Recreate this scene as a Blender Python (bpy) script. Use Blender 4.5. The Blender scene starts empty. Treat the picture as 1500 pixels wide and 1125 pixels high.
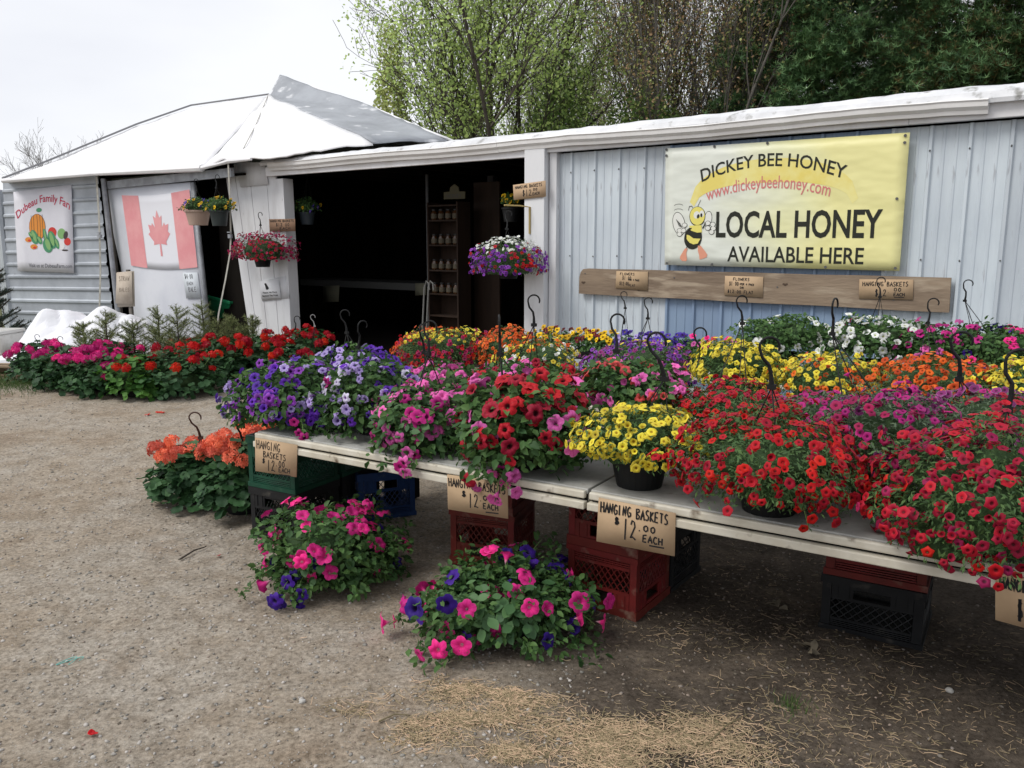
import bpy, bmesh, math, random
import numpy as np
from mathutils import Vector, Matrix, noise
random.seed(7); RNG = np.random.default_rng(7)
S = bpy.context.scene; COL = S.collection
PI = math.pi
# ------------------------------------------------------------------ camera
F, PITCH, H = 1200.0, math.radians(9.8), 1.55
cam = bpy.data.objects.new('camera', bpy.data.cameras.new('camera')); COL.objects.link(cam)
cam.data.sensor_width = 36; cam.data.lens = F/1500*36; cam.data.clip_end = 900
cam.location = (0, 0, H); cam.rotation_euler = (PI/2-PITCH, 0, 0); S.camera = cam
# ------------------------------------------------------------------ world and sun
SUN_EL, SUN_AZ = math.radians(50), math.radians(-112)      # veiled sun high on the left, a little behind the camera (azimuth from +Y towards +X)
W = bpy.data.worlds.new('World'); S.world = W; W.use_nodes = True
nt = W.node_tree; N, L = nt.nodes, nt.links
for n in list(N): N.remove(n)
out = N.new('ShaderNodeOutputWorld'); bg = N.new('ShaderNodeBackground'); L.new(bg.outputs[0], out.inputs[0])
bg.inputs['Strength'].default_value = 0.12
sky = N.new('ShaderNodeTexSky'); sky.sky_type = 'NISHITA'; sky.sun_disc = False
sky.sun_elevation = SUN_EL; sky.sun_rotation = SUN_AZ
tc = N.new('ShaderNodeTexCoord'); mp = N.new('ShaderNodeMapping'); mp.inputs['Scale'].default_value = (1, 1, 3)
L.new(tc.outputs['Generated'], mp.inputs[0])
nz = N.new('ShaderNodeTexNoise'); nz.inputs['Scale'].default_value = 1.3; nz.inputs['Detail'].default_value = 5
L.new(mp.outputs[0], nz.inputs['Vector'])
cr = N.new('ShaderNodeValToRGB'); L.new(nz.outputs[0], cr.inputs[0])
cr.color_ramp.elements[0].position = .36; cr.color_ramp.elements[0].color = (.80, .815, .875, 1)
cr.color_ramp.elements[1].position = .58; cr.color_ramp.elements[1].color = (.96, .97, 1.0, 1)
vm = N.new('ShaderNodeVectorMath'); vm.operation = 'SCALE'; vm.inputs['Scale'].default_value = 8.1
L.new(cr.outputs[0], vm.inputs[0])
mx = N.new('ShaderNodeMix'); mx.data_type = 'RGBA'; mx.inputs[0].default_value = .93
L.new(sky.outputs[0], mx.inputs[6]); L.new(vm.outputs[0], mx.inputs[7]); L.new(mx.outputs[2], bg.inputs['Color'])
sl = bpy.data.lights.new('sun', 'SUN'); sl.energy = 2.1; sl.angle = math.radians(26); sl.color = (1, .96, .9)
sun = bpy.data.objects.new('sun', sl); COL.objects.link(sun)
sd = Vector((math.sin(SUN_AZ)*math.cos(SUN_EL), math.cos(SUN_AZ)*math.cos(SUN_EL), math.sin(SUN_EL)))
sun.rotation_euler = sd.to_track_quat('Z', 'Y').to_euler(); sun.location = sd*30
vs = S.view_settings; vs.view_transform = 'Standard'; vs.look = 'None'; vs.gamma = 1; vs.exposure = 0.15
S.cycles.max_bounces = 6; S.cycles.diffuse_bounces = 3; S.cycles.transparent_max_bounces = 6
# ------------------------------------------------------------------ projection helpers
def ray(u, v):
    x, y = (u-750)/F, (562.5-v)/F
    return np.array([x, math.cos(PITCH)+y*math.sin(PITCH), -math.sin(PITCH)+y*math.cos(PITCH)])
EYE = np.array([0, 0, H])
def ground_at(u, v, z=0.0):
    r = ray(u, v); return EYE + r*((z-H)/r[2])
def depth_at(u, v, Y):
    r = ray(u, v); return EYE + r*(Y/r[1])
class Frame:
    """a place with its own x (along), y (back) and z (up) axes"""
    def __init__(s, o, xd):
        s.o = np.array([o[0], o[1], 0.0]); d = np.array([xd[0], xd[1], 0.0]); s.x = d/np.linalg.norm(d)
        s.y = np.array([-s.x[1], s.x[0], 0.0]); s.rz = math.atan2(s.x[1], s.x[0])
    def hit(s, u, v, y=0.0):                     # pixel -> local point on the upright plane local y = y
        r = ray(u, v); t = (y - np.dot(EYE-s.o, s.y))/np.dot(r, s.y); p = EYE+r*t-s.o
        return Vector((np.dot(p, s.x), y, p[2]))
    def world(s, x, y, z): return Vector(s.o + s.x*x + s.y*y + np.array([0, 0, z]))
    def w(s, v): return s.world(v[0], v[1], v[2])
WALL = Frame((0, 8.6), (.807, -.59))
TAB = Frame((-1.28, 3.99), (.848, -.53))
v1, v2 = depth_at(145, 300, 12.6), depth_at(335, 300, 10.9)
YB = Frame(v1, (v2-v1)[:2])
v0 = depth_at(2, 300, 13.1)
YA = Frame(v0, (v1-v0)[:2])
# ------------------------------------------------------------------ object helpers
def tag(o, label=None, cat=None, group=None, kind=None):
    if label: o['label'] = label
    if cat: o['category'] = cat
    if group: o['group'] = group
    if kind: o['kind'] = kind
    return o
def empty(name, loc=(0, 0, 0), rz=0, label=None, cat=None, group=None, kind=None):
    o = bpy.data.objects.new(name, None); COL.objects.link(o); o.location = loc; o.rotation_euler = (0, 0, rz)
    o.empty_display_size = .1
    return tag(o, label, cat, group, kind)
def link(name, me, parent=None):
    o = bpy.data.objects.new(name, me); COL.objects.link(o)
    if parent: o.parent = parent
    return o
class MB:
    """collects boxes, tubes and prisms into one mesh"""
    def __init__(s): s.v = []; s.f = []; s.uv = None
    def add(s, vs, fs):
        k = len(s.v); s.v += [tuple(p) for p in vs]; s.f += [tuple(i+k for i in f) for f in fs]; return s
    def box(s, c, d, R=None):
        x, y, z = d[0]/2, d[1]/2, d[2]/2
        ps = [Vector((a*x, b*y, e*z)) for e in (-1, 1) for b in (-1, 1) for a in (-1, 1)]
        if R is not None: ps = [R @ p for p in ps]
        return s.add([p+Vector(c) for p in ps], [(0, 2, 3, 1), (4, 5, 7, 6), (0, 1, 5, 4), (2, 6, 7, 3), (0, 4, 6, 2), (1, 3, 7, 5)])
    def prism(s, poly, t):                      # poly: 3-D outline, extruded by vector t
        n = len(poly); t = Vector(t); p = [Vector(q) for q in poly]
        return s.add(p+[q+t for q in p], [tuple(range(n)), tuple(reversed(range(n, 2*n)))]+[(i, i+n, (i+1) % n+n, (i+1) % n) for i in range(n)])
    def tube(s, pts, r, n=6, cap=True):
        pts = [Vector(p) for p in pts]; rs = r if hasattr(r, '__len__') else [r]*len(pts)
        k = len(s.v); ref = Vector((.31, .57, .76))
        for i, p in enumerate(pts):
            d = (pts[min(i+1, len(pts)-1)]-pts[max(i-1, 0)]).normalized()
            a = d.cross(ref)
            if a.length < .1: a = d.cross(Vector((1, 0, 0)))
            a.normalize(); b = d.cross(a)
            for j in range(n): s.v.append(tuple(p+(a*math.cos(2*PI*j/n)+b*math.sin(2*PI*j/n))*rs[i]))
        for i in range(len(pts)-1):
            for j in range(n): s.f.append((k+i*n+j, k+i*n+(j+1) % n, k+(i+1)*n+(j+1) % n, k+(i+1)*n+j))
        if cap:
            s.f.append(tuple(k+j for j in reversed(range(n)))); s.f.append(tuple(k+(len(pts)-1)*n+j for j in range(n)))
        return s
    def lathe(s, prof, n=24, c=(0, 0, 0)):
        k = len(s.v)
        for r, z in prof:
            for j in range(n): s.v.append((c[0]+r*math.cos(2*PI*j/n), c[1]+r*math.sin(2*PI*j/n), c[2]+z))
        for i in range(len(prof)-1):
            for j in range(n): s.f.append((k+i*n+j, k+i*n+(j+1) % n, k+(i+1)*n+(j+1) % n, k+(i+1)*n+j))
        return s
    def mesh(s, name, mat, smooth=False, bevel=0):
        me = bpy.data.meshes.new(name); me.from_pydata(s.v, [], s.f)
        for m in (mat if isinstance(mat, list) else [mat]): me.materials.append(m)
        if smooth: me.polygons.foreach_set('use_smooth', [True]*len(me.polygons))
        me.update(); return me
    def build(s, name, mat, parent=None, smooth=False, bevel=0):
        o = link(name, s.mesh(name, mat, smooth), parent)
        if bevel:
            b = o.modifiers.new('bevel', 'BEVEL'); b.width = bevel; b.segments = 2; b.limit_method = 'ANGLE'
        return o
# ------------------------------------------------------------------ materials
MATS = {}
def mat(name, col, rough=.6, col2=None, scale=8, detail=4, bump=0, bscale=60, metal=0, spec=.3, stretch=None, lo=.4, hi=.62, rnd=0, rndattr=False, transl=0, objrnd=0, coat=0, grain=None):
    """procedural Principled: colour mixed by noise with col2, optional fine relief and variation between pieces"""
    if name in MATS: return MATS[name]
    m = bpy.data.materials.new(name); m.use_nodes = True; MATS[name] = m
    N, L = m.node_tree.nodes, m.node_tree.links; b = N['Principled BSDF']
    b.inputs['Base Color'].default_value = (*col, 1); b.inputs['Roughness'].default_value = rough
    b.inputs['Metallic'].default_value = metal; b.inputs['Specular IOR Level'].default_value = spec
    if coat: b.inputs['Coat Weight'].default_value = coat
    tc = N.new('ShaderNodeTexCoord'); mp = N.new('ShaderNodeMapping'); L.new(tc.outputs['Object'], mp.inputs[0])
    if stretch: mp.inputs['Scale'].default_value = stretch
    src = None
    if col2 is not None:
        n = N.new('ShaderNodeTexNoise'); n.inputs['Scale'].default_value = scale; n.inputs['Detail'].default_value = detail; n.inputs['Roughness'].default_value = .65
        L.new(mp.outputs[0], n.inputs['Vector']); r = N.new('ShaderNodeValToRGB'); L.new(n.outputs[0], r.inputs[0])
        r.color_ramp.elements[0].position = lo; r.color_ramp.elements[0].color = (*col, 1)
        r.color_ramp.elements[1].position = hi; r.color_ramp.elements[1].color = (*col2, 1); src = r.outputs[0]
        if grain:                               # a third, finer and darker tone in specks and streaks
            n2 = N.new('ShaderNodeTexNoise'); n2.inputs['Scale'].default_value = grain[1]; n2.inputs['Detail'].default_value = 8
            L.new(mp.outputs[0], n2.inputs['Vector']); r2 = N.new('ShaderNodeValToRGB'); L.new(n2.outputs[0], r2.inputs[0])
            r2.color_ramp.elements[0].position = grain[2]; r2.color_ramp.elements[0].color = (0, 0, 0, 1)
            r2.color_ramp.elements[1].position = min(1, grain[2]+.12); r2.color_ramp.elements[1].color = (1, 1, 1, 1)
            mm = N.new('ShaderNodeMix'); mm.data_type = 'RGBA'; L.new(r2.outputs[0], mm.inputs[0]); L.new(src, mm.inputs[6]); mm.inputs[7].default_value = (*grain[0], 1); src = mm.outputs[2]
    if rnd or rndattr or objrnd:
        hs = N.new('ShaderNodeHueSaturation')
        if rndattr: a = N.new('ShaderNodeAttribute'); a.attribute_name = 'rnd'; fo = a.outputs['Fac']
        else: a = N.new('ShaderNodeObjectInfo'); fo = a.outputs['Random']
        k = rnd or objrnd or .3
        mr = N.new('ShaderNodeMapRange'); mr.inputs['To Min'].default_value = 1-k; mr.inputs['To Max'].default_value = 1+k; L.new(fo, mr.inputs[0])
        L.new(mr.outputs[0], hs.inputs['Value'])
        mh = N.new('ShaderNodeMapRange'); mh.inputs['To Min'].default_value = .5+k*.035; mh.inputs['To Max'].default_value = .5-k*.045; L.new(fo, mh.inputs[0]); L.new(mh.outputs[0], hs.inputs['Hue'])
        if src: L.new(src, hs.inputs['Color'])
        else: hs.inputs['Color'].default_value = (*col, 1)
        src = hs.outputs[0]
    if src: L.new(src, b.inputs['Base Color'])
    if bump:
        n = N.new('ShaderNodeTexNoise'); n.inputs['Scale'].default_value = bscale; n.inputs['Detail'].default_value = 6
        L.new(mp.outputs[0], n.inputs['Vector']); bp = N.new('ShaderNodeBump'); bp.inputs['Strength'].default_value = bump; bp.inputs['Distance'].default_value = .01
        L.new(n.outputs[0], bp.inputs['Height']); L.new(bp.outputs[0], b.inputs['Normal'])
    if transl:
        t = N.new('ShaderNodeBsdfTranslucent'); ms = N.new('ShaderNodeMixShader'); ms.inputs[0].default_value = transl
        if src: L.new(src, t.inputs['Color'])
        else: t.inputs['Color'].default_value = (*col, 1)
        o = N['Material Output']; L.new(b.outputs[0], ms.inputs[1]); L.new(t.outputs[0], ms.inputs[2]); L.new(ms.outputs[0], o.inputs['Surface'])
    return m
def petal_mat(name, throat, body, edge, vein=None, thr=.22, ed=.85):
    """petal colour runs from throat to rim along the flower's own radius (UV u); v is the angle"""
    m = bpy.data.materials.new(name); m.use_nodes = True; MATS[name] = m
    N, L = m.node_tree.nodes, m.node_tree.links; b = N['Principled BSDF']
    b.inputs['Roughness'].default_value = .55; b.inputs['Specular IOR Level'].default_value = .2; b.inputs['Sheen Weight'].default_value = .06
    uv = N.new('ShaderNodeUVMap'); uv.uv_map = 'UVMap'; sx = N.new('ShaderNodeSeparateXYZ'); L.new(uv.outputs[0], sx.inputs[0])
    r = N.new('ShaderNodeValToRGB'); L.new(sx.outputs[0], r.inputs[0]); e = r.color_ramp.elements
    e[0].position = thr; e[0].color = (*throat, 1); e[1].position = thr+.14; e[1].color = (*body, 1)
    x = e.new(ed); x.color = (*body, 1); x = e.new(min(ed+.15, 1)); x.color = (*edge, 1)
    src = r.outputs[0]
    if vein:
        w = N.new('ShaderNodeMath'); w.operation = 'MULTIPLY'; w.inputs[1].default_value = 2*PI*10; L.new(sx.outputs[1], w.inputs[0])
        c = N.new('ShaderNodeMath'); c.operation = 'COSINE'; L.new(w.outputs[0], c.inputs[0])
        p = N.new('ShaderNodeMapRange'); p.inputs['From Min'].default_value = .3; p.inputs['From Max'].default_value = 1; p.inputs['To Max'].default_value = .55; L.new(c.outputs[0], p.inputs[0])
        mm = N.new('ShaderNodeMix'); mm.data_type = 'RGBA'; L.new(p.outputs[0], mm.inputs[0]); L.new(src, mm.inputs[6]); mm.inputs[7].default_value = (*vein, 1); src = mm.outputs[2]
    hs = N.new('ShaderNodeHueSaturation'); oi = N.new('ShaderNodeObjectInfo'); a = N.new('ShaderNodeAttribute'); a.attribute_name = 'rnd'
    ad = N.new('ShaderNodeMath'); ad.operation = 'ADD'; L.new(oi.outputs['Random'], ad.inputs[0]); L.new(a.outputs['Fac'], ad.inputs[1])
    fr = N.new('ShaderNodeMath'); fr.operation = 'FRACT'; L.new(ad.outputs[0], fr.inputs[0])
    mr = N.new('ShaderNodeMapRange'); mr.inputs['To Min'].default_value = .58; mr.inputs['To Max'].default_value = 1.14; L.new(fr.outputs[0], mr.inputs[0]); L.new(mr.outputs[0], hs.inputs['Value'])
    mh = N.new('ShaderNodeMapRange'); mh.inputs['To Min'].default_value = .493; mh.inputs['To Max'].default_value = .506; L.new(fr.outputs[0], mh.inputs[0]); L.new(mh.outputs[0], hs.inputs['Hue'])
    L.new(src, hs.inputs['Color']); L.new(hs.outputs[0], b.inputs['Base Color'])
    t = N.new('ShaderNodeBsdfTranslucent'); ms = N.new('ShaderNodeMixShader'); ms.inputs[0].default_value = .25; L.new(hs.outputs[0], t.inputs['Color'])
    L.new(b.outputs[0], ms.inputs[1]); L.new(t.outputs[0], ms.inputs[2]); L.new(ms.outputs[0], N['Material Output'].inputs['Surface'])
    return m
white_paint = mat('white paint', (.68, .69, .71), .55, (.52, .52, .53), 5, bump=.25, bscale=40, stretch=(1, 1, .25), lo=.5, hi=.75, grain=((.3, .28, .26), 30, .68), spec=.25)
white_trim = mat('white trim', (.74, .74, .76), .5, (.62, .61, .6), 3, bump=.1, bscale=25, lo=.45, hi=.75, grain=((.4, .37, .33), 22, .72))
siding_grey = mat('pale siding', (.53, .585, .63), .45, (.44, .49, .54), 2.2, stretch=(2.5, 1, .35), rnd=.08, bump=.12, bscale=5, grain=((.33, .35, .38), 12, .62))
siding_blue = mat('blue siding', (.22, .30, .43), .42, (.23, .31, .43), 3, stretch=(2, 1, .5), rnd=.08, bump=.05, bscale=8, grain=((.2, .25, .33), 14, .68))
corr = mat('grey sheet metal', (.44, .475, .52), .45, (.36, .39, .43), 2.5, rnd=.08, bump=.06, bscale=10, grain=((.28, .29, .31), 12, .68), metal=.1)
tarp_white = mat('white tarp', (.82, .82, .83), .5, (.72, .72, .74), 1.5, bump=.3, bscale=3, grain=((.62, .62, .64), 4, .68))
tarp_grey = mat('grey tarp', (.33, .35, .38), .6, (.25, .265, .29), 1.5, stretch=(1, .5, 1), bump=.25, bscale=5, grain=((.72, .73, .75), 3.2, .6))
gutter_m = mat('gutter enamel', (.76, .755, .75), .35, (.68, .67, .66), 3, spec=.4, grain=((.45, .42, .38), 20, .72))
roof_felt = mat('roof edge', (.68, .69, .71), .6, (.55, .56, .58), 3, bump=.3, bscale=10, grain=((.25, .25, .24), 9, .6))
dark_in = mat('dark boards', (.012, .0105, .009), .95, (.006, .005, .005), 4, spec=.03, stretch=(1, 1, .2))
black = mat('black plastic', (.008, .0085, .009), .55, rnd=.2, bump=.04, bscale=30, spec=.25)
wood_shelf = mat('shelf wood', (.032, .017, .010), .8, (.02, .011, .007), 8, stretch=(1, 1, .15))
old_wood = mat('weathered plank', (.27, .205, .145), .8, (.17, .125, .09), 3.2, stretch=(.35, 1, 1.6), bump=.4, bscale=30, lo=.38, hi=.66, grain=((.36, .29, .215), 7, .55))
bark = mat('bark', (.075, .062, .05), .9, (.045, .037, .03), 6, bump=.4, bscale=14)
bark_pale = mat('pale bark', (.16, .145, .13), .9, (.1, .09, .08), 6)
cardboard = mat('cardboard', (.47, .335, .21), .85, (.41, .29, .18), 5, objrnd=.06, bump=.05, bscale=50)
ink = mat('marker ink', (.012, .012, .014), .6)
ink_grey = mat('faded ink', (.1, .1, .11), .7)
paper = mat('paper', (.72, .73, .76), .7, (.64, .65, .68), 4)
red_crate = mat('red crate plastic', (.15, .018, .014), .55, (.105, .015, .012), 6, rnd=.12, bump=.06, bscale=40, grain=((.2, .12, .09), 14, .6))
black_crate = mat('black crate plastic', (.006, .0065, .008), .55, (.011, .012, .013), 6, grain=((.05, .046, .04), 16, .62))
green_crate = mat('green crate plastic', (.006, .06, .033), .5, (.005, .04, .024), 6, grain=((.03, .08, .05), 16, .66))
blue_crate = mat('blue crate plastic', (.018, .05, .16), .45, (.012, .035, .11), 6, grain=((.06, .08, .13), 16, .66))
table_m = mat('worn white door', (.60, .57, .49), .5, (.46, .42, .33), 5, bump=.2, bscale=30, lo=.42, hi=.7, grain=((.10, .065, .04), 13, .6))
table_top_m = mat('dirty white top', (.40, .40, .38), .5, (.22, .215, .195), 5, bump=.2, bscale=30, lo=.42, hi=.7, grain=((.13, .10, .07), 11, .64))
wire_m = mat('wire', (.008, .008, .008), .6)
steel_m = mat('screw', (.1, .1, .1), .5)
leaf_pet = mat('petunia leaf', (.06, .135, .038), .6, rndattr=True, rnd=.42, transl=.3)
leaf_big = mat('broad leaf', (.07, .155, .06), .55, objrnd=.3, transl=.25)
leaf_cal = mat('small leaf', (.065, .135, .042), .6, rndattr=True, rnd=.42, transl=.3)
leaf_ger = mat('geranium leaf', (.03, .088, .03), .6, rndattr=True, rnd=.38, transl=.22)
leaf_gry = mat('grey green leaf', (.085, .13, .075), .65, rndattr=True, rnd=.35, transl=.25)
stem_m = mat('green stem', (.12, .2, .06), .6)
soil = mat('potting soil', (.02, .015, .011), .95)
# ------------------------------------------------------------------ fast scattered meshes
def flat_mesh(name, V, faces, mats, rnd=None, uv=None, smooth=False, midx=None):
    """V (n,3); faces (m,k) of equal size"""
    me = bpy.data.meshes.new(name); m, k = faces.shape
    me.vertices.add(len(V)); me.vertices.foreach_set('co', V.astype(np.float32).ravel())
    me.loops.add(m*k); me.loops.foreach_set('vertex_index', faces.astype(np.int32).ravel())
    me.polygons.add(m); me.polygons.foreach_set('loop_start', np.arange(0, m*k, k, dtype=np.int32)); me.polygons.foreach_set('loop_total', np.full(m, k, dtype=np.int32))
    for q in (mats if isinstance(mats, list) else [mats]): me.materials.append(q)
    if midx is not None: me.polygons.foreach_set('material_index', midx.astype(np.int32))
    if smooth: me.polygons.foreach_set('use_smooth', [True]*m)
    if rnd is not None:
        a = me.attributes.new('rnd', 'FLOAT', 'POINT'); a.data.foreach_set('value', rnd.astype(np.float32))
    if uv is not None:
        u = me.uv_layers.new(name='UVMap'); u.data.foreach_set('uv', uv[faces.ravel()].astype(np.float32).ravel())
    me.update(calc_edges=True); me.validate(); return me
def unit(a): return a/np.maximum(np.linalg.norm(a, axis=-1, keepdims=True), 1e-9)
def scatter(tv, tf, pos, nrm, along, scale):
    """copies of a template: local z follows nrm, local x follows along"""
    n = unit(nrm); x = unit(along-n*np.sum(along*n, 1, keepdims=True)); y = np.cross(n, x)
    sc = scale[:, None] if scale.ndim == 1 else scale
    sx = sc if sc.shape[1] == 1 else sc[:, :1]; sy = sc if sc.shape[1] == 1 else sc[:, 1:2]
    V = pos[:, None]+x[:, None]*(tv[None, :, 0:1]*sx[:, None])+y[:, None]*(tv[None, :, 1:2]*sy[:, None])+n[:, None]*(tv[None, :, 2:3]*sx[:, None])
    k = len(tv); Fc = tf[None]+(np.arange(len(pos))*k)[:, None, None]
    return V.reshape(-1, 3), Fc.reshape(-1, tf.shape[1])
def ovate():        # a leaf folded a little along its midrib
    v = np.array([(0, 0, 0), (.35, .3, .06), (.35, -.3, .06), (.75, .2, .05), (.75, -.2, .05), (1, 0, -.12), (.4, 0, 0)], float)
    f = np.array([(0, 6, 1), (0, 2, 6), (6, 3, 1), (6, 2, 4), (6, 5, 3), (6, 4, 5)]); return v, f
def narrow():
    v = np.array([(0, 0, 0), (.5, .15, .05), (.5, -.15, .05), (1, 0, -.08)], float); return v, np.array([(0, 2, 1), (2, 3, 1)])
def roundleaf(n=9):
    v = [(.35, 0, -.08)]
    for i in range(n*2):
        a = 2*PI*i/(n*2); r = .5 if i % 2 else .43; v.append((.45+r*math.cos(a)*1, r*math.sin(a)*1.1, .06*math.cos(3*a)))
    return np.array(v, float), np.array([(0, i+1, (i+1) % (n*2)+1) for i in range(n*2)])
OV, OF = ovate(); NV, NF = narrow(); RV, RF = roundleaf()
def noise3(p, s): return np.array([noise.noise(Vector(q)*s) for q in p])
def smooth_noise(D, seed, k=3.0):           # cheap smooth variation over directions
    g = np.random.default_rng(seed); out = 0
    for i in range(6):
        w = g.normal(size=3)*k; out = out+np.sin(D@w+g.uniform(0, 6.28))
    return out/6
# ------------------------------------------------------------------ flower heads (shared meshes)
def corolla(n, lobes, rings, wav, cleft):
    V = [(0, 0, rings[0][1])]; UV = [(0, 0)]; Fc = []
    for ri, (r, z) in enumerate(rings[1:]):
        for j in range(n):
            a = 2*PI*j/n; c = abs(math.cos(lobes*a/2)); k = 1-cleft*(c**5)*(r**2)
            V.append((r*k*math.cos(a), r*k*math.sin(a), z+wav*r*r*math.sin(lobes*a+.7)*(1 if ri else 0))); UV.append((r, j/n))
    for j in range(n): Fc.append((0, 1+j, 1+(j+1) % n, 1+(j+1) % n))
    Fa = [(0, 1+j, 1+(j+1) % n) for j in range(n)]
    for i in range(len(rings)-2):
        for j in range(n):
            a, b = 1+i*n+j, 1+i*n+(j+1) % n; c, d = b+n, a+n; Fa += [(a, d, c), (a, c, b)]
    return np.array(V, float), np.array(Fa), np.array(UV, float)
PET = corolla(20, 5, [(0, -.75), (.16, -.35), (.34, -.06), (.72, .05), (1, -.04)], .07, .2)
CAL = corolla(10, 5, [(0, -.5), (.3, -.08), (.7, .05), (1, -.06)], .03, .13)
def pansy():
    V = []; Fa = []; UV = []
    for k, (a, r, w) in enumerate([(PI/2-.55, .62, .6), (PI/2+.55, .62, .6), (PI-.1, .5, .48), (.1, .5, .48), (-PI/2, .55, .66)]):
        b = len(V); V.append((0, 0, .06-.02*k)); UV.append((0, 0)); cx, cy = r*.75*math.cos(a), r*.75*math.sin(a); n = 9
        for j in range(n):
            t = 2*PI*j/n; x, y = cx+w*.62*math.cos(t), cy+w*.62*math.sin(t); V.append((x, y, .08-.05*k+.1*math.sin(t*2+k)*.5)); UV.append((min(1, math.hypot(x, y)), j/n))
        for j in range(n): Fa.append((b, b+1+j, b+1+(j+1) % n))
    return np.array(V, float), np.array(Fa), np.array(UV, float)
PAN = pansy()
def umbel(seed):
    g = np.random.default_rng(seed); n = 24; V = []; Fa = []; UV = []
    for i in range(n):
        ph = math.acos(1-1.25*(i+.5)/n); th = i*2.39996; d = np.array([math.sin(ph)*math.cos(th), math.sin(ph)*math.sin(th), math.cos(ph)*.75])
        d = d*g.uniform(.85, 1.1); nr = unit(d+g.normal(size=3)*.25); x = unit(np.cross(nr, [.3, .2, .9])); y = np.cross(nr, x); b0 = g.uniform(0, 6)
        for k in range(5):
            a = b0+2*PI*k/5; b = len(V); s = .36
            for rr, aa in ((0, 0), (.7, -.55), (1.05, -.25), (1.05, .25), (.7, .55)):
                V.append(tuple(d+s*rr*(x*math.cos(a+aa)+y*math.sin(a+aa))+nr*(.06*rr*math.sin(a*2+b0)))); UV.append((rr, i/n))
            Fa += [(b, b+1, b+2), (b, b+2, b+3), (b, b+3, b+4)]
    return np.array(V, float), np.array(Fa), np.array(UV, float)
UMB = umbel(3)
COLS = {   # throat, body, rim, veins
 'purple': ((.03, .005, .09), (.13, .028, .46), (.17, .05, .52), (.07, .01, .25)), 'violet': ((.03, .004, .06), (.24, .045, .42), (.38, .13, .56), None),
 'lilac': ((.12, .05, .3), (.48, .38, .74), (.6, .54, .82), (.2, .1, .48)), 'palewhite': ((.25, .1, .4), (.66, .62, .8), (.74, .72, .86), None),
 'indigo': ((.012, .002, .05), (.045, .01, .24), (.06, .015, .3), None), 'magenta': ((.16, .0, .08), (.50, .018, .22), (.56, .03, .27), None),
 'hotpink': ((.75, .55, .6), (.88, .03, .29), (.90, .07, .36), (.68, .012, .18)), 'pink': ((.5, .08, .3), (.84, .15, .50), (.88, .26, .60), (.66, .07, .36)),
 'red': ((.10, .0, .0), (.50, .006, .016), (.56, .012, .026), None), 'petred': ((.03, .0, .005), (.46, .01, .03), (.56, .025, .055), (.28, .0, .015)),
 'crimson': ((.2, .01, .01), (.44, .008, .035), (.5, .015, .055), None), 'coral': ((.5, .05, .03), (.76, .09, .09), (.82, .16, .15), None),
 'orangecoral': ((.8, .12, .06), (.95, .19, .10), (.95, .28, .17), None), 'orange': ((.5, .05, .01), (.76, .12, .015), (.8, .18, .03), None),
 'yellow': ((.42, .24, .01), (.80, .66, .05), (.84, .74, .12), None), 'gold': ((.15, .06, .0), (.84, .52, .01), (.86, .58, .02), None),
 'white': ((.6, .65, .3), (.80, .82, .80), (.84, .86, .84), None), 'maroon': ((.6, .35, .02), (.14, .006, .02), (.2, .01, .03), None),
 'blue': ((.55, .4, .02), (.09, .05, .42), (.13, .09, .5), None), 'plum': ((.02, .0, .03), (.24, .025, .16), (.44, .22, .44), None), 'gerpink': ((.6, .02, .2), (.76, .02, .24), (.82, .04, .3), None),
 'gerred': ((.4, .0, .0), (.60, .006, .01), (.66, .015, .018), None), 'cerise': ((.08, 0, .02), (.38, .012, .09), (.44, .02, .13), None)}
_fm = {}
PET2 = corolla(20, 5, [(0, -1.15), (.14, -.7), (.3, -.3), (.58, .02), (.78, .0)], .10, .22); PET3 = corolla(20, 5, [(0, -.7), (.16, -.3), (.36, .0), (.74, -.02), (.95, -.34)], .20, .34)
CAL2 = corolla(10, 5, [(0, -.85), (.28, -.4), (.55, 0), (.72, .02)], .05, .16); CAL3 = corolla(10, 5, [(0, -.4), (.3, -.02), (.7, -.02), (.98, -.28)], .12, .24)
VAR = {'petunia': [None, PET2, PET3], 'calibrachoa': [None, CAL2, CAL3]}
KIND = {'petunia': PET, 'calibrachoa': CAL, 'pansy': PAN, 'geranium': UMB}
def bloom_mesh(kind, col, var=0):
    key = (kind, col, var)
    if key not in _fm:
        V, Fa, UV = KIND[kind] if not var else VAR[kind][var]; t, b, e, ve = COLS[col]
        mk = 'petal '+col+(' pansy' if kind == 'pansy' else '')
        if kind == 'calibrachoa' and col not in ('yellow', 'white', 'palewhite'): t = tuple(c*.35 for c in b)
        if mk not in MATS: petal_mat(mk, t, b, e, ve if kind == 'petunia' else None, thr=(.12 if kind == 'pansy' else (.06 if kind == 'petunia' and col in ('hotpink', 'pink') else .2)))
        if kind == 'calibrachoa' and col == 'yellow': pass
        _fm[key] = flat_mesh(col+'_'+kind, V, Fa, MATS[mk], uv=UV, smooth=(kind != 'geranium'), rnd=np.zeros(len(V)))
    return _fm[key]
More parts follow.
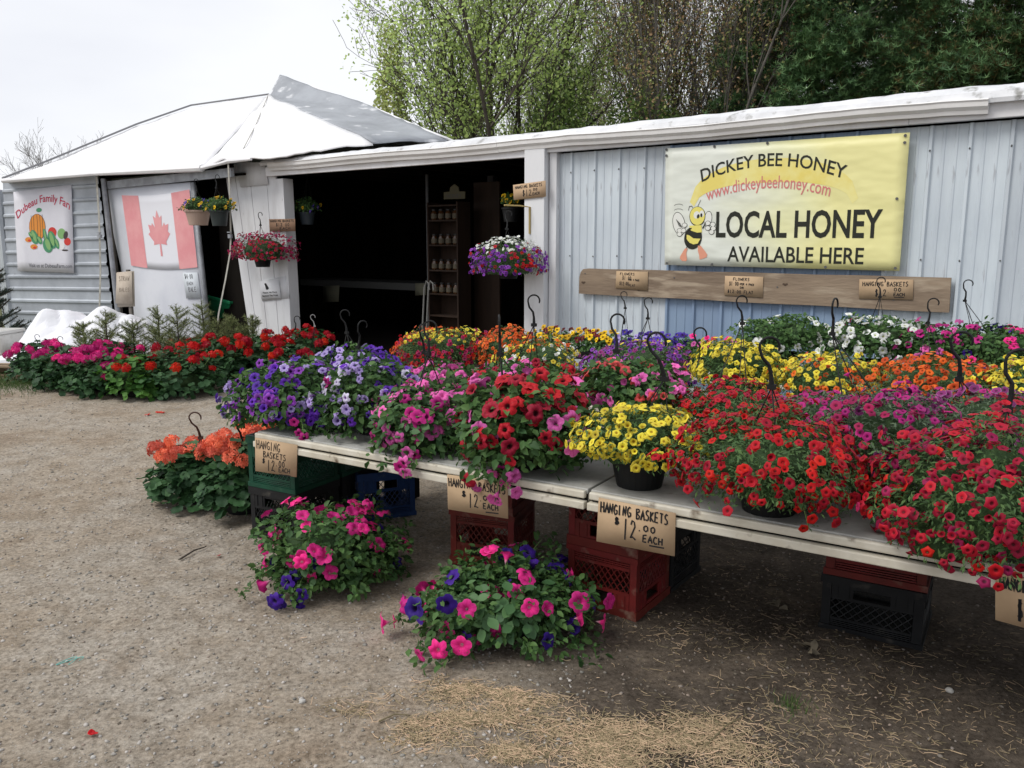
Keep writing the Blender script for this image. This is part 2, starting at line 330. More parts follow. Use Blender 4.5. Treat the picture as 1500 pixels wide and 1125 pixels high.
def place_bloom(parent, kind, col, p, n, size, name='flower'):
    o = bpy.data.objects.new(name, bloom_mesh(kind, col, random.choice((0, 0, 0, 1, 2, 2)) if kind in VAR else 0)); COL.objects.link(o); o.parent = parent
    n = Vector(n).normalized(); q = n.to_track_quat('Z', 'Y'); q = q @ Matrix.Rotation(random.uniform(0, 6.28), 3, 'Z').to_quaternion()
    if kind == 'pansy': q = n.to_track_quat('Z', 'Y') @ Matrix.Rotation(random.gauss(0, .25), 3, 'Z').to_quaternion()
    o.rotation_mode = 'QUATERNION'; o.rotation_quaternion = q; o.location = p; s = size*random.uniform(.82, 1.15)
    o.scale = (s, s*random.uniform(.85, 1.1), s*random.uniform(.8, 1.3)); return o
def joined_blooms(parent, kind, items, name='blossoms'):
    """too small to pick apart singly: one mesh"""
    Vt, Ft, UVt = KIND[kind]; cols = sorted({c for c, _, _, _ in items}); mats = []
    for c in cols: bloom_mesh(kind, c); mats.append(bloom_mesh(kind, c).materials[0])
    pos = np.array([i[1] for i in items]); nr = np.array([i[2] for i in items]); sc = np.array([i[3] for i in items])
    V, Fa = scatter(Vt, Ft, pos, nr, RNG.normal(size=pos.shape), sc)
    mi = np.repeat([cols.index(i[0]) for i in items], len(Ft)); r = np.repeat(RNG.uniform(0, 1, len(items)), len(Vt))
    o = link(name, flat_mesh(name, V, Fa, mats, rnd=r, uv=np.tile(UVt, (len(items), 1)), midx=mi), parent); o['kind'] = 'stuff'; return o
# ------------------------------------------------------------------ pots and hangers
def pot_mesh(m, r=.14, h=.16):
    b = MB(); b.lathe([(0, .004), (r*.68, .004), (r*.7, 0), (r*.72, .01), (r*.92, h*.86), (r*.98, h*.86), (r, h*.9), (r, h), (r*.95, h), (r*.93, h*.85), (0, h*.85)], 28)
    return b.mesh('pot', m, smooth=False)
POTS = {}
def add_pot(parent, m=black, r=.14, h=.16, z=0):
    k = (m.name, r, h)
    if k not in POTS: POTS[k] = pot_mesh(m, r, h)
    o = link('pot', POTS[k], parent); o.location = (0, 0, z)
    return o
def add_hanger(parent, top, r, rimz, m=black, size=1.0, turn=None, wires=True):
    """plastic hook with three wires down to the pot's rim; top is the hook's highest point in the thing's own space"""
    top = Vector(top); turn = random.uniform(-.9, .9) if turn is None else turn
    dx = Vector((math.cos(turn), math.sin(turn), 0)); s = size
    c = top-Vector((0, 0, .026*s)); pts = []
    for i in range(11):
        a = math.radians(-25+i*21); pts.append(c+dx*(.027*s*math.cos(a))+Vector((0, 0, .026*s*math.sin(a))))
    pts += [c+dx*(-.021*s)+Vector((0, 0, -.028*s)), c+dx*(-.004*s)+Vector((0, 0, -.05*s)), c+Vector((0, 0, -.075*s)), c+Vector((0, 0, -.11*s))]
    rr = [.0026*s]+[.0037*s]*10+[.0045*s, .005*s, .0055*s, .0075*s]
    tl = Vector((random.gauss(0, .012), random.gauss(0, .012), 0))*s; pts = [p+tl*max(0, (c.z-p.z)/(.1*s)) for p in pts]; b = MB(); b.tube(pts, rr, 8); j = c+Vector((0, 0, -.108*s))+tl*1.08; b.box(j, (.022*s, .016*s, .014*s)); hk = b.build('hook', m, parent, smooth=False)
    if wires:
        for k in range(3):
            a = turn+k*2*PI/3+.4; w = MB(); w.tube([j, Vector((r*math.cos(a), r*math.sin(a), rimz))], .0026, 4, cap=False); w.build('hanger_wire', wire_m, parent)
# ------------------------------------------------------------------ plants
def shell_dirs(n, low=-.45, g=RNG):
    z = g.uniform(low, 1, n); a = g.uniform(0, 2*PI, n); r = np.sqrt(np.maximum(0, 1-z*z)); return np.stack([r*np.cos(a), r*np.sin(a), z], 1)
def mound_points(D, R, up, down, seed, lump=.14):
    k = 1+lump*smooth_noise(D, seed)+lump*.5*smooth_noise(D, seed+1, 7)
    P = D.copy(); lowm = D[:, 2] < 0
    hr = np.linalg.norm(D[:, :2], axis=1, keepdims=True); P[lowm, :2] = D[lowm, :2]/np.maximum(hr[lowm], .05)*(.9+.1*hr[lowm])
    P[:, :2] *= R; P[:, 2] *= np.where(lowm, down, up); return P*k[:, None]
PARAM = {'petunia': dict(leaf=(OV, OF, leaf_pet, .038), fs=.030), 'calibrachoa': dict(leaf=(NV, NF, leaf_cal, .024), fs=.0165),
         'pansy': dict(leaf=(OV, OF, leaf_pet, .035), fs=.024), 'geranium': dict(leaf=(RV, RF, leaf_ger, .062), fs=.038)}
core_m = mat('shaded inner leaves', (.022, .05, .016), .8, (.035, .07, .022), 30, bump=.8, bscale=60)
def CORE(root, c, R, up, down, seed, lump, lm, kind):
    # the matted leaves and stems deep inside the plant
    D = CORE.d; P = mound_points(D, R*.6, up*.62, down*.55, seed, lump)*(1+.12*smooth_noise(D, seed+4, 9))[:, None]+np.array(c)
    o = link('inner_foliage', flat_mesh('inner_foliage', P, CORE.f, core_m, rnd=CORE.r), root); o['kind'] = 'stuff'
_b = bmesh.new(); bmesh.ops.create_icosphere(_b, subdivisions=3, radius=1); CORE.d = unit(np.array([v.co[:] for v in _b.verts])); CORE.f = np.array([[v.index for v in f.verts] for f in _b.faces]); CORE.r = RNG.random(len(CORE.d))*.5; _b.free()
def plant(root, kind, c, R, up, down, cols, nf, nl=1300, seed=1, lump=.34, leaf=None, lsz=1, fsz=1, single=True, face=None, flow=-.5, low=-.8, trails=(), topcol=None, sidecol=None, dens=1):
    """foliage and flowers of one plant; c = crown centre in the thing's own space"""
    g = np.random.default_rng(seed); lv, lf, lm, ls = PARAM[kind]['leaf']
    if leaf: lm = leaf
    nl = int(nl*{'calibrachoa': 1.9, 'petunia': 1.35}.get(kind, 1)); D = shell_dirs(nl, max(low, -.5) if kind == 'calibrachoa' else low, g); P = mound_points(D, R, up, down, seed, lump)*(g.uniform(.42, 1.03, nl)**.5)[:, None]+np.array(c)
    upw = np.array([0, 0, 1.0])
    if kind == 'geranium': nr = unit(D*.5+upw*.9+g.normal(size=D.shape)*.35)
    else: nr = unit(D*.5+upw*.7+g.normal(size=D.shape)*.55)
    al = unit(D+g.normal(size=D.shape)*.6)
    sc = ls*lsz*g.uniform(.6, 1.25, nl)
    items = []; tl_p = []; tl_n = []; tl_a = []; stems = MB()
    for (tp, tn, tcol) in trails:                       # long shoots that leave the mound; tp end point in own space
        tp = np.array(tp); st = np.array(c)+(tp-np.array(c))*np.array([.35, .35, .2])+np.array([0, 0, up*.3]); md = (st+tp)/2+np.array([0, 0, .05]); pts = []
        for i in range(9):
            t = i/8; q = (1-t)**2*st+2*t*(1-t)*md+t*t*tp; pts.append(q)
        stems.tube(pts, .0022, 4, cap=False)
        for i in range(46):
            t = g.uniform(.15, 1); q = (1-t)**2*st+2*t*(1-t)*md+t*t*tp+g.normal(size=3)*.014; tl_p.append(q); tl_n.append(unit(upw+g.normal(size=3)*.6)); tl_a.append(g.normal(size=3))
        for i in range(tn if tcol else 0):
            t = g.uniform(.55, 1.02) if i else 1.0; q = (1-t)**2*st+2*t*(1-t)*md+t*t*tp+g.normal(size=3)*.02; out = unit(q-np.array(c)+np.array([0, -.05, .05])); items.append((tcol[i % len(tcol)], q+out*.015, out, PARAM[kind]['fs']*fsz))
    if tl_p:
        P = np.concatenate([P, np.array(tl_p)]); nr = np.concatenate([nr, np.array(tl_n)]); al = np.concatenate([al, np.array(tl_a)]); sc = np.concatenate([sc, ls*lsz*g.uniform(.5, 1., len(tl_p))])
    V, Fa = scatter(lv, lf, P, nr, al, sc)
    fo = link('foliage', flat_mesh('foliage', V, Fa, lm, rnd=np.repeat(g.uniform(0, 1, len(P)), len(lv))), root); fo['kind'] = 'stuff'
    CORE(root, c, R, up, down, seed, lump, lm, kind)
    # inner stems
    for i in range(22):
        d = shell_dirs(1, -.1, g)[0]; e = mound_points(d[None], R*.92, up*.9, down, seed, lump)[0]+np.array(c); stems.tube([(c[0], c[1], c[2]-up*.2), (np.array(c)+e)/2+np.array([0, 0, .02]), e], .002, 3, cap=False)
    stems.build('stems', stem_m, root)['kind'] = 'stuff'
    names = [k for k, _ in cols]; wts = np.array([w for _, w in cols], float); wts /= wts.sum()
    nf = int(nf*{'petunia': 2.5, 'calibrachoa': 2.15}.get(kind, 1)*dens)
    D = shell_dirs(nf*3, flow, g)
    if face is not None: D = D[(D@np.array(face)) > -.35]
    D = D[:nf]; P = mound_points(D, R, up, down, seed, lump)*g.uniform(.86, 1.1, len(D))[:, None]+np.array(c)
    cl = smooth_noise(D, seed+9, 2.2)                   # colours keep to patches, as on the real plants
    for i in range(len(D)):
        if len(names) > 1 and g.uniform() < .6:
            k = int(np.clip((cl[i]+.45)/.9, 0, .999)*len(names))
        else: k = g.choice(len(names), p=wts)
        col = names[k]
        if topcol and D[i][2]+g.normal()*.12 > .62: col = topcol
        if sidecol and D[i]@np.array(sidecol[0])+g.normal()*.1 > sidecol[2]: col = sidecol[1]
        if kind == 'pansy': nr = unit(np.array([0, -1, .75])+D[i]*.4+g.normal(size=3)*.3)
        elif kind == 'geranium': nr = unit(D[i]*.4+upw)
        else: nr = unit(D[i]*1.0+upw*.35+np.array([0, -.25, 0])+g.normal(size=3)*.42)
        items.append((col, P[i]+D[i]*.004, nr, PARAM[kind]['fs']*fsz))
    if single:
        fr_ = sorted(items, key=lambda q: -(q[1][2]-c[2])*.6+(q[1][1]-c[1])); near_ = fr_[:230]; rest = fr_[230:]
        for col, p, n, s in near_: place_bloom(root, kind, col, p, n, s, 'flower_head' if kind == 'geranium' else 'flower')
        if rest: joined_blooms(root, kind, rest)
    else: joined_blooms(root, kind, [(a, b, c_, s*float(g.uniform(.8, 1.15))) for a, b, c_, s in items])
    return items
def leaves_single(root, c, R, up, down, n, size, seed):
    """large leaves that can be picked apart one by one"""
    g = np.random.default_rng(seed); me = leaves_single.me
    D = shell_dirs(n, -.35, g); P = mound_points(D, R, up, down, seed, .1)*g.uniform(.8, 1.0, n)[:, None]+np.array(c)
    for i in range(n):
        o = link('leaf', me, root); z = Vector(unit(D[i]*.5+np.array([0, -.2, .8])+g.normal(size=3)*.3)); x = Vector(D[i]+g.normal(size=3)*.5); x = (x-z*x.dot(z)).normalized(); y = z.cross(x)
        M_ = Matrix((x, y, z)).transposed().to_4x4(); M_.translation = Vector(P[i]); s = size*g.uniform(.7, 1.2); o.matrix_local = M_ @ Matrix.Diagonal((s, s, s, 1))
def big_leaf_mesh():
    V = []; Fa = []; prof = [(0, .02), (.12, .1), (.3, .27), (.5, .33), (.72, .26), (.9, .12), (1, .01)]
    for x, w in prof: V += [(x, -w, .05-.14*x*x), (x, 0, -.14*x*x), (x, w, .05-.14*x*x)]
    for i in range(6):
        for j in range(2): a = i*3+j; Fa.append((a, a+3, a+4, a+1))
    return flat_mesh('leaf', np.array(V, float), np.array(Fa), leaf_big, smooth=True)
leaves_single.me = big_leaf_mesh()
# ------------------------------------------------------------------ writing: marker strokes and printed type
GL = {'A': [[(0, 0), (2, 6), (4, 0)], [(.9, 2.3), (3.2, 2.4)]], 'B': [[(0, 0), (.1, 6), (2.6, 5.7), (3.1, 4.6), (.2, 3.2), (3.3, 2.2), (3, .5), (0, 0)]], 'C': [[(3.6, 5.2), (2, 6), (.4, 4.4), (.2, 2), (1.6, 0), (3.8, .6)]],
 'D': [[(0, 0), (0, 6), (2.4, 5.4), (3.6, 3.2), (2.6, .8), (0, 0)]], 'E': [[(3.4, 6), (.2, 5.8), (0, 0), (3.5, .1)], [(.1, 3), (2.8, 3.1)]], 'F': [[(3.4, 6), (.2, 5.8), (0, 0)], [(.1, 3.1), (2.7, 3.2)]],
 'G': [[(3.5, 5.2), (2, 6), (.4, 4.4), (.2, 1.8), (1.6, 0), (3.5, .8), (3.5, 2.6), (2, 2.6)]], 'H': [[(0, 6), (.1, 0)], [(3.4, 6), (3.5, 0)], [(.1, 3), (3.4, 3.1)]], 'I': [[(1.2, 6), (1.2, 0)]], 'K': [[(0, 6), (.1, 0)], [(3.2, 6), (.2, 2.8), (3.6, 0)]],
 'L': [[(.3, 6), (0, 0), (3.2, .1)]], 'N': [[(0, 0), (.2, 6), (3.2, .1), (3.5, 6.2)]], 'O': [[(1.8, 6), (.3, 4.6), (.2, 1.6), (1.6, 0), (3.2, 1.2), (3.4, 4.2), (1.8, 6)]], 'P': [[(0, 0), (.1, 6), (2.8, 5.6), (3.2, 4.2), (2.4, 3.1), (.1, 2.9)]],
 'R': [[(0, 0), (.1, 6), (2.8, 5.6), (3.1, 4.3), (.3, 3), (3.5, 0)]], 'S': [[(3.3, 5.5), (1.8, 6), (.5, 5), (.8, 3.6), (3, 2.4), (3.1, .8), (1.6, 0), (.1, .6)]], 'T': [[(0, 6), (3.8, 5.8)], [(1.9, 5.9), (1.8, 0)]], 'U': [[(0, 6), (.2, 1), (1.6, 0), (3.2, 1), (3.4, 6)]],
 'W': [[(0, 6), (1, 0), (2, 4), (3, 0), (4, 6)]], '0': [[(1.6, 6), (.2, 4.2), (.3, 1.4), (1.6, 0), (3, 1.4), (3, 4.4), (1.6, 6)]], '1': [[(1.4, 6.2), (1.2, -.4)]], '2': [[(.2, 4.6), (1.2, 6), (2.8, 5.6), (2.9, 4), (.1, .2), (1.4, .5), (4, .1)]],
 '4': [[(2.4, 0), (2.6, 6), (.1, 2), (3.6, 2.1)]], '3': [[(.2, 5.4), (2, 6), (3, 4.6), (1.4, 3.2), (3.2, 1.8), (1.8, 0), (.1, .8)]], '6': [[(2.8, 6), (.6, 3.4), (.3, 1.2), (1.8, 0), (3.2, 1.4), (1.8, 2.9), (.4, 2)]], '5': [[(3, 6), (.6, 5.8), (.4, 3.4), (2.4, 3.4), (3, 1.4), (1.4, 0), (.1, .6)]],
 '.': [[(1, 1.2), (1.2, .8)]], '·': [[(1, 3.4), (1.3, 3)]], '-': [[(.4, 3), (3, 3)]], ' ': [], '$': [[(3, 4.8), (1.8, 5.4), (.6, 4.6), (.9, 3.4), (2.8, 2.6), (3, 1.2), (1.6, .5), (.2, 1.2)], [(1.3, 6.4), (1.1, -.4)], [(2.1, 6.4), (1.9, -.4)]], '_': [[(0, -.3), (4, .2)]]}
class Face:
    """a flat rectangle given by four corners (tl, tr, br, bl) in a frame; s runs along, t runs down"""
    def __init__(s, fr, corners, warp=None): s.fr = fr; s.c = [Vector(c) for c in corners]; s.warp = warp
    def __call__(s, a, b, out=0.0):
        if s.warp: a, b = s.warp(a, b)
        p = (s.c[0]*(1-a)+s.c[1]*a)*(1-b)+(s.c[3]*(1-a)+s.c[2]*a)*b; return Vector((p.x, p.y-out, p.z))
    @staticmethod
    def px(fr, px4, y=0.0, warp=None): return Face(fr, [fr.hit(u, v, y) for u, v in px4], warp)
def write(face, lines, mb, wid, out=.002, jit=.12, seed=3):
    """lines: (text, s0, s1, t_top, t_bottom, slant)"""
    g = random.Random(seed)
    for txt, s0, s1, t0, t1, sl in lines:
        n = len(txt); cw = (s1-s0)/n
        for i, ch in enumerate(txt):
            ox = g.gauss(0, jit*.06); oy = g.gauss(0, jit*.25)
            for line in GL.get(ch, []):
                pts = [face(s0+cw*(i+.1+.78*(x+g.gauss(0, jit*.7))/4.0+ox), t1+(t0-t1)*((y+oy*6*.4+g.gauss(0, jit*.7))/6)+sl*(s0+cw*i-s0), out) for x, y in line]
                q = []
                for k in range(len(pts)-1): q += [pts[k].lerp(pts[k+1], .0), pts[k].lerp(pts[k+1], .5)]
                q.append(pts[-1]); ribbon(mb, q, wid)
def ribbon(mb, pts, w):
    n = len(pts); vs = []
    for i, p in enumerate(pts):
        d = pts[min(i+1, n-1)]-pts[max(i-1, 0)]; d.y = 0
        if d.length < 1e-6: d = Vector((1, 0, 0))
        d.normalize(); q = Vector((-d.z, 0, d.x))*w/2; vs += [p+q, p-q]
    mb.add(vs, [(2*i, 2*i+1, 2*i+3, 2*i+2) for i in range(n-1)])
def type_mesh(txt, bold=.0, font_scale=1):
    cu = bpy.data.curves.new('type', 'FONT'); cu.body = txt; cu.offset = bold; cu.resolution_u = 3
    o = bpy.data.objects.new('type', cu); me = bpy.data.meshes.new_from_object(o)
    V = np.array([v.co[:] for v in me.vertices])[:, :2]; Fc = [tuple(p.vertices) for p in me.polygons]
    bpy.data.objects.remove(o); bpy.data.curves.remove(cu); bpy.data.meshes.remove(me)
    V[:, 0] -= V[:, 0].min(); w = V[:, 0].max(); return V, Fc, w
def print_type(face, mb, txt, s0, s1, tbase, capt, arc=0, bold=0, out=.002, rise=0, lower=False):
    """capt: capital height in t; arc: how much the middle rises above the ends; rise: right end higher than left"""
    V, Fc, w = type_mesh(txt, bold); vs = []
    for x, y in V:
        a = x/w; s = s0+(s1-s0)*a; k = (2*a-1); dt = -4*arc*k/(1)*0
        slope = arc*2*k*2/((s1-s0))                     # local tilt of an arched line
        yy = y/.73*capt
        t = tbase-arc*(1-k*k)-rise*a-yy; s2 = s+yy*slope*.45*arc_ar(face)
        vs.append(face(s2, t, out))
    mb.add(vs, [tuple(f) for f in Fc])
def arc_ar(face):
    w = (face.c[1]-face.c[0]).length; h = (face.c[3]-face.c[0]).length; return (h/w)**2
def poly_print(face, mb, pts, out=.002): mb.add([face(a, b, out) for a, b in pts], [tuple(range(len(pts)))])
def disc(cx, cy, rx, ry, n=20, a0=0, rot=0):
    return [(cx+rx*math.cos(2*PI*i/n+a0)*math.cos(rot)-ry*math.sin(2*PI*i/n+a0)*math.sin(rot), cy+rx*math.cos(2*PI*i/n+a0)*math.sin(rot)+ry*math.sin(2*PI*i/n+a0)*math.cos(rot)) for i in range(n)]
def fix_up(o):                                  # make all printed faces look to the front (local -y)
    me = o.data; bm = bmesh.new(); bm.from_mesh(me)
    fl = [f for f in bm.faces if f.normal.y > 0]; bmesh.ops.reverse_faces(bm, faces=fl); bm.to_mesh(me); bm.free()
def sheet(face, nx, ny, thick, name, m, parent=None, wav=0, seed=0):
    """a thin panel with real thickness, UV = (s, t)"""
    V = []; Fa = []; UV = []
    for k, off in enumerate((0, -thick)):
        for j in range(ny+1):
            for i in range(nx+1):
                a, b = i/nx, j/ny; V.append(tuple(face(a, b, off))); UV.append((a, 1-b))
    n1 = (nx+1)*(ny+1); ix = lambda i, j, k: k*n1+j*(nx+1)+i
    for j in range(ny):
        for i in range(nx): Fa += [(ix(i, j, 0), ix(i, j+1, 0), ix(i+1, j+1, 0), ix(i+1, j, 0)), (ix(i, j, 1), ix(i+1, j, 1), ix(i+1, j+1, 1), ix(i, j+1, 1))]
    for i in range(nx): Fa += [(ix(i, 0, 0), ix(i+1, 0, 0), ix(i+1, 0, 1), ix(i, 0, 1)), (ix(i, ny, 0), ix(i, ny, 1), ix(i+1, ny, 1), ix(i+1, ny, 0))]
    for j in range(ny): Fa += [(ix(0, j, 0), ix(0, j, 1), ix(0, j+1, 1), ix(0, j+1, 0)), (ix(nx, j, 0), ix(nx, j+1, 0), ix(nx, j+1, 1), ix(nx, j, 1))]
    return link(name, flat_mesh(name, np.array(V), np.array(Fa), m, uv=np.array(UV)), parent)
def frame_empty(fr, name, label, cat, group=None, kind=None): return empty(name, tuple(fr.o), fr.rz, label, cat, group, kind)
def frame_thing(fr, at, name, label, cat, group=None):
    """an Empty at local point `at`; parts are built in the frame's coordinates and shifted by the returned inverse"""
    e = empty(name, fr.w(at), fr.rz, label, cat, group); e['_at'] = list(at); return e
def shift(o, at): o.location = (-at[0], -at[1], -at[2]); return o
def sign(fr, px4, y, name, label, lines, m=None, th=.004, wid=.006, group=None, cat='price sign', inkm=None, seed=3, extra=None):
    f = Face.px(fr, px4, y); c = (f.c[0]+f.c[1]+f.c[2]+f.c[3])/4; base = Vector((c.x, y, min(f.c[2].z, f.c[3].z)))
    e = frame_thing(fr, base, name, label, cat, group); shift(sheet(f, 2, 2, th, 'board', m or cardboard, e), base)
    mb = MB(); write(f, lines, mb, wid, out=.0015, seed=int(px4[0][0]*7+px4[2][1]), jit=.17)
    if extra: extra(f, mb)
    if mb.v: o = mb.build('lettering', inkm or ink, e); fix_up(o); o['kind'] = 'stuff'; shift(o, base)
    return e
# ================================================================== GROUND
def fbm(X, Y, f, seed, oct=4):
    g = np.random.default_rng(seed); out = np.zeros_like(X); amp = 1; tot = 0
    for o in range(oct):
        T = g.random((257, 257)); xs, ys = X*f+37.1*o+500, Y*f+91.7*o+500
        xi, yi = np.floor(xs).astype(int), np.floor(ys).astype(int); fx, fy = xs-xi, ys-yi; fx = fx*fx*(3-2*fx); fy = fy*fy*(3-2*fy)
        a, b, c, d = T[xi % 256, yi % 256], T[(xi+1) % 256, yi % 256], T[xi % 256, (yi+1) % 256], T[(xi+1) % 256, (yi+1) % 256]
        out += amp*((a*(1-fx)+b*fx)*(1-fy)+(c*(1-fx)+d*fx)*fy); tot += amp; amp *= .55; f *= 2.1
    return out/tot-.5
def axis(lo, hi, fine_lo, fine_hi, step):
    a = [fine_lo]
    while a[-1] < fine_hi: a.append(a[-1]+step)
    s = step
    while a[-1] < hi: s *= 1.35; a.append(a[-1]+s)
    s = step
    while a[0] > lo: s *= 1.35; a.insert(0, a[0]-s)
    return np.array(a)
gx, gy = axis(-350, 350, -3.6, 3.2, .0155), axis(-60, 600, 1.75, 6.2, .0155)
GXm, GYm = np.meshgrid(gx, gy)
def ground_z(X, Y):
    near = np.exp(-np.maximum(0, np.hypot(X, Y-4)-5)/6)
    return near*(.035*fbm(X, Y, .9, 1, 3)+.016*fbm(X, Y, 6, 2, 4)+.011*np.maximum(0, fbm(X, Y, 28, 3, 3))) - .003
Z = ground_z(GXm, GYm)
nX, nY = len(gx), len(gy); idx = np.arange(nX*nY).reshape(nY, nX)
Fg = np.stack([idx[:-1, :-1], idx[:-1, 1:], idx[1:, 1:], idx[1:, :-1]], -1).reshape(-1, 4)
gm = bpy.data.materials.new('packed dirt and gravel'); gm.use_nodes = True; N, L = gm.node_tree.nodes, gm.node_tree.links; gb = N['Principled BSDF']
gb.inputs['Roughness'].default_value = .95; gb.inputs['Specular IOR Level'].default_value = .15
tc = N.new('ShaderNodeTexCoord')
def nzn(scale, det=6, rough=.65, dist=0):
    n = N.new('ShaderNodeTexNoise'); n.inputs['Scale'].default_value = scale; n.inputs['Detail'].default_value = det; n.inputs['Roughness'].default_value = rough; n.inputs['Distortion'].default_value = dist
    L.new(tc.outputs['Object'], n.inputs['Vector']); return n.outputs[0]
def ramp(src, stops):
    r = N.new('ShaderNodeValToRGB'); L.new(src, r.inputs[0]); e = r.color_ramp.elements
    while len(e) < len(stops): e.new(.5)
    for q, (p, c) in zip(e, stops): q.position = p; q.color = (*c, 1)
    return r.outputs[0]
def mixc(f, a, b, mode='MIX'):
    m = N.new('ShaderNodeMix'); m.data_type = 'RGBA'; m.blend_type = mode
    for s_, v_ in ((0, f), (6, a), (7, b)):
        if isinstance(v_, (int, float)): m.inputs[s_].default_value = v_
        elif isinstance(v_, tuple): m.inputs[s_].default_value = (*v_, 1)
        else: L.new(v_, m.inputs[s_])
    return m.outputs[2]
base = ramp(nzn(.9, 6), [(.3, (.235, .18, .13)), (.45, (.31, .262, .205)), (.6, (.345, .31, .262)), (.72, (.28, .225, .17))])
fine = ramp(nzn(55, 8, .75), [(.30, (.36, .34, .32)), (.5, (1, 1, 1)), (.68, (1.5, 1.5, 1.52))])
c1 = mixc(1.0, base, fine, 'MULTIPLY')
patch = ramp(nzn(7, 6, .7, .4), [(.42, (1, 1, 1)), (.66, (.66, .62, .57))]); c1 = mixc(.8, c1, patch, 'MULTIPLY')
vo = N.new('ShaderNodeTexVoronoi'); vo.inputs['Scale'].default_value = 75; L.new(tc.outputs['Object'], vo.inputs['Vector'])
peb = ramp(vo.outputs['Distance'], [(.12, (1, 1, 1)), (.22, (0, 0, 0))]); sel = ramp(vo.outputs['Color'], [(.62, (0, 0, 0)), (.7, (1, 1, 1))])
c1 = mixc(mixc(1.0, peb, sel, 'MULTIPLY'), c1, (.33, .32, .295))
# darker, mottled ground colour blended in on the side where the tables stand
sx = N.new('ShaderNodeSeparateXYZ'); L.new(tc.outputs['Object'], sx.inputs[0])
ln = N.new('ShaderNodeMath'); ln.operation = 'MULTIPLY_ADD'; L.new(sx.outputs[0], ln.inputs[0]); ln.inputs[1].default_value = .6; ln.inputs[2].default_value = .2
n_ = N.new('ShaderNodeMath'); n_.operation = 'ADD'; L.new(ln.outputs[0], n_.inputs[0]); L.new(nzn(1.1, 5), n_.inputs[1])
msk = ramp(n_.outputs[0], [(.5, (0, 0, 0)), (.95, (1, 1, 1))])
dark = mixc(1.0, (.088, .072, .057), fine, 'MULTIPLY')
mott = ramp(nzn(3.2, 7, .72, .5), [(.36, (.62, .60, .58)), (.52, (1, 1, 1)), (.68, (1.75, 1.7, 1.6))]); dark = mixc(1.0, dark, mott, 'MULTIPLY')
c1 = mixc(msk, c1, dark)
gsm = N.new('ShaderNodeMath'); gsm.operation = 'SUBTRACT'; L.new(sx.outputs[1], gsm.inputs[0]); gsm.inputs[1].default_value = 11
gfar = ramp(gsm.outputs[0], [(.0, (0, 0, 0)), (1, (1, 1, 1))])
c1 = mixc(gfar, c1, mixc(nzn(2, 4), (.07, .09, .035), (.13, .12, .06)))
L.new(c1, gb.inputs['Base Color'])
bp = N.new('ShaderNodeBump'); bp.inputs['Strength'].default_value = .7; bp.inputs['Distance'].default_value = .012
ad = N.new('ShaderNodeMath'); ad.operation = 'MULTIPLY_ADD'; L.new(nzn(90, 8, .8), ad.inputs[0]); ad.inputs[1].default_value = 1.0; L.new(nzn(14, 6), ad.inputs[2]); L.new(ad.outputs[0], bp.inputs['Height']); L.new(bp.outputs[0], gb.inputs['Normal'])
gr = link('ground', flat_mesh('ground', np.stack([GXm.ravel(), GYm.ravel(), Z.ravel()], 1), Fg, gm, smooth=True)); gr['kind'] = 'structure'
def gz(x, y): return float(ground_z(np.array([x]), np.array([y]))[0])
# loose stones
def stones(n, size, x0, x1, y0, y1, name, mt, seed, power=2.2, fl=.6):
    g = np.random.default_rng(seed); ico = bmesh.new(); bmesh.ops.create_icosphere(ico, subdivisions=1, radius=1)
    tv = np.array([v.co[:] for v in ico.verts]); tf = np.array([[v.index for v in f.verts] for f in ico.faces]); ico.free()
    y = y0+(y1-y0)*g.random(n)**1.5; x = g.uniform(x0, x1, n)*(y/ y1*.75+.25) if x0 < -5 else g.uniform(x0, x1, n)
    s = size[0]+(size[1]-size[0])*g.random(n)**power
    pos = np.stack([x, y, ground_z(x, y)+s*.15], 1); V = []; k = len(tv)
    jit = g.uniform(.6, 1.25, (n, k, 1)); T = tv[None]*jit*s[:, None, None]*np.stack([g.uniform(.8, 1.4, n), g.uniform(.6, 1.1, n), np.full(n, fl)], 1)[:, None, :]
    a = g.uniform(0, 6.28, n); ca, sa = np.cos(a)[:, None], np.sin(a)[:, None]; X = T[..., 0]*ca-T[..., 1]*sa; Yv = T[..., 0]*sa+T[..., 1]*ca
    V = np.stack([X, Yv, T[..., 2]], -1)+pos[:, None]; Fc = tf[None]+(np.arange(n)*k)[:, None, None]
    o = link(name, flat_mesh(name, V.reshape(-1, 3), Fc.reshape(-1, 3), mt, rnd=np.repeat(g.random(n), k))); o['kind'] = 'stuff'; return o
stone_m = mat('small stones', (.30, .285, .26), .9, rndattr=True, rnd=.5)
stones(24000, (.0022, .010), -9, .6, 1.6, 9.5, 'gravel', stone_m, 4, 2.8); stones(3500, (.002, .009), .2, 3.2, 1.7, 6.5, 'gravel', mat('dull stones', (.15, .135, .115), .9, rndattr=True, rnd=.5), 7, 3.2)
clod_m = mat('dirt crumbs', (.21, .175, .14), .95, rndattr=True, rnd=.4)
stones(7000, (.002, .008), -6.5, 2.8, 1.7, 8, 'dirt_crumbs', clod_m, 6, 2.4)
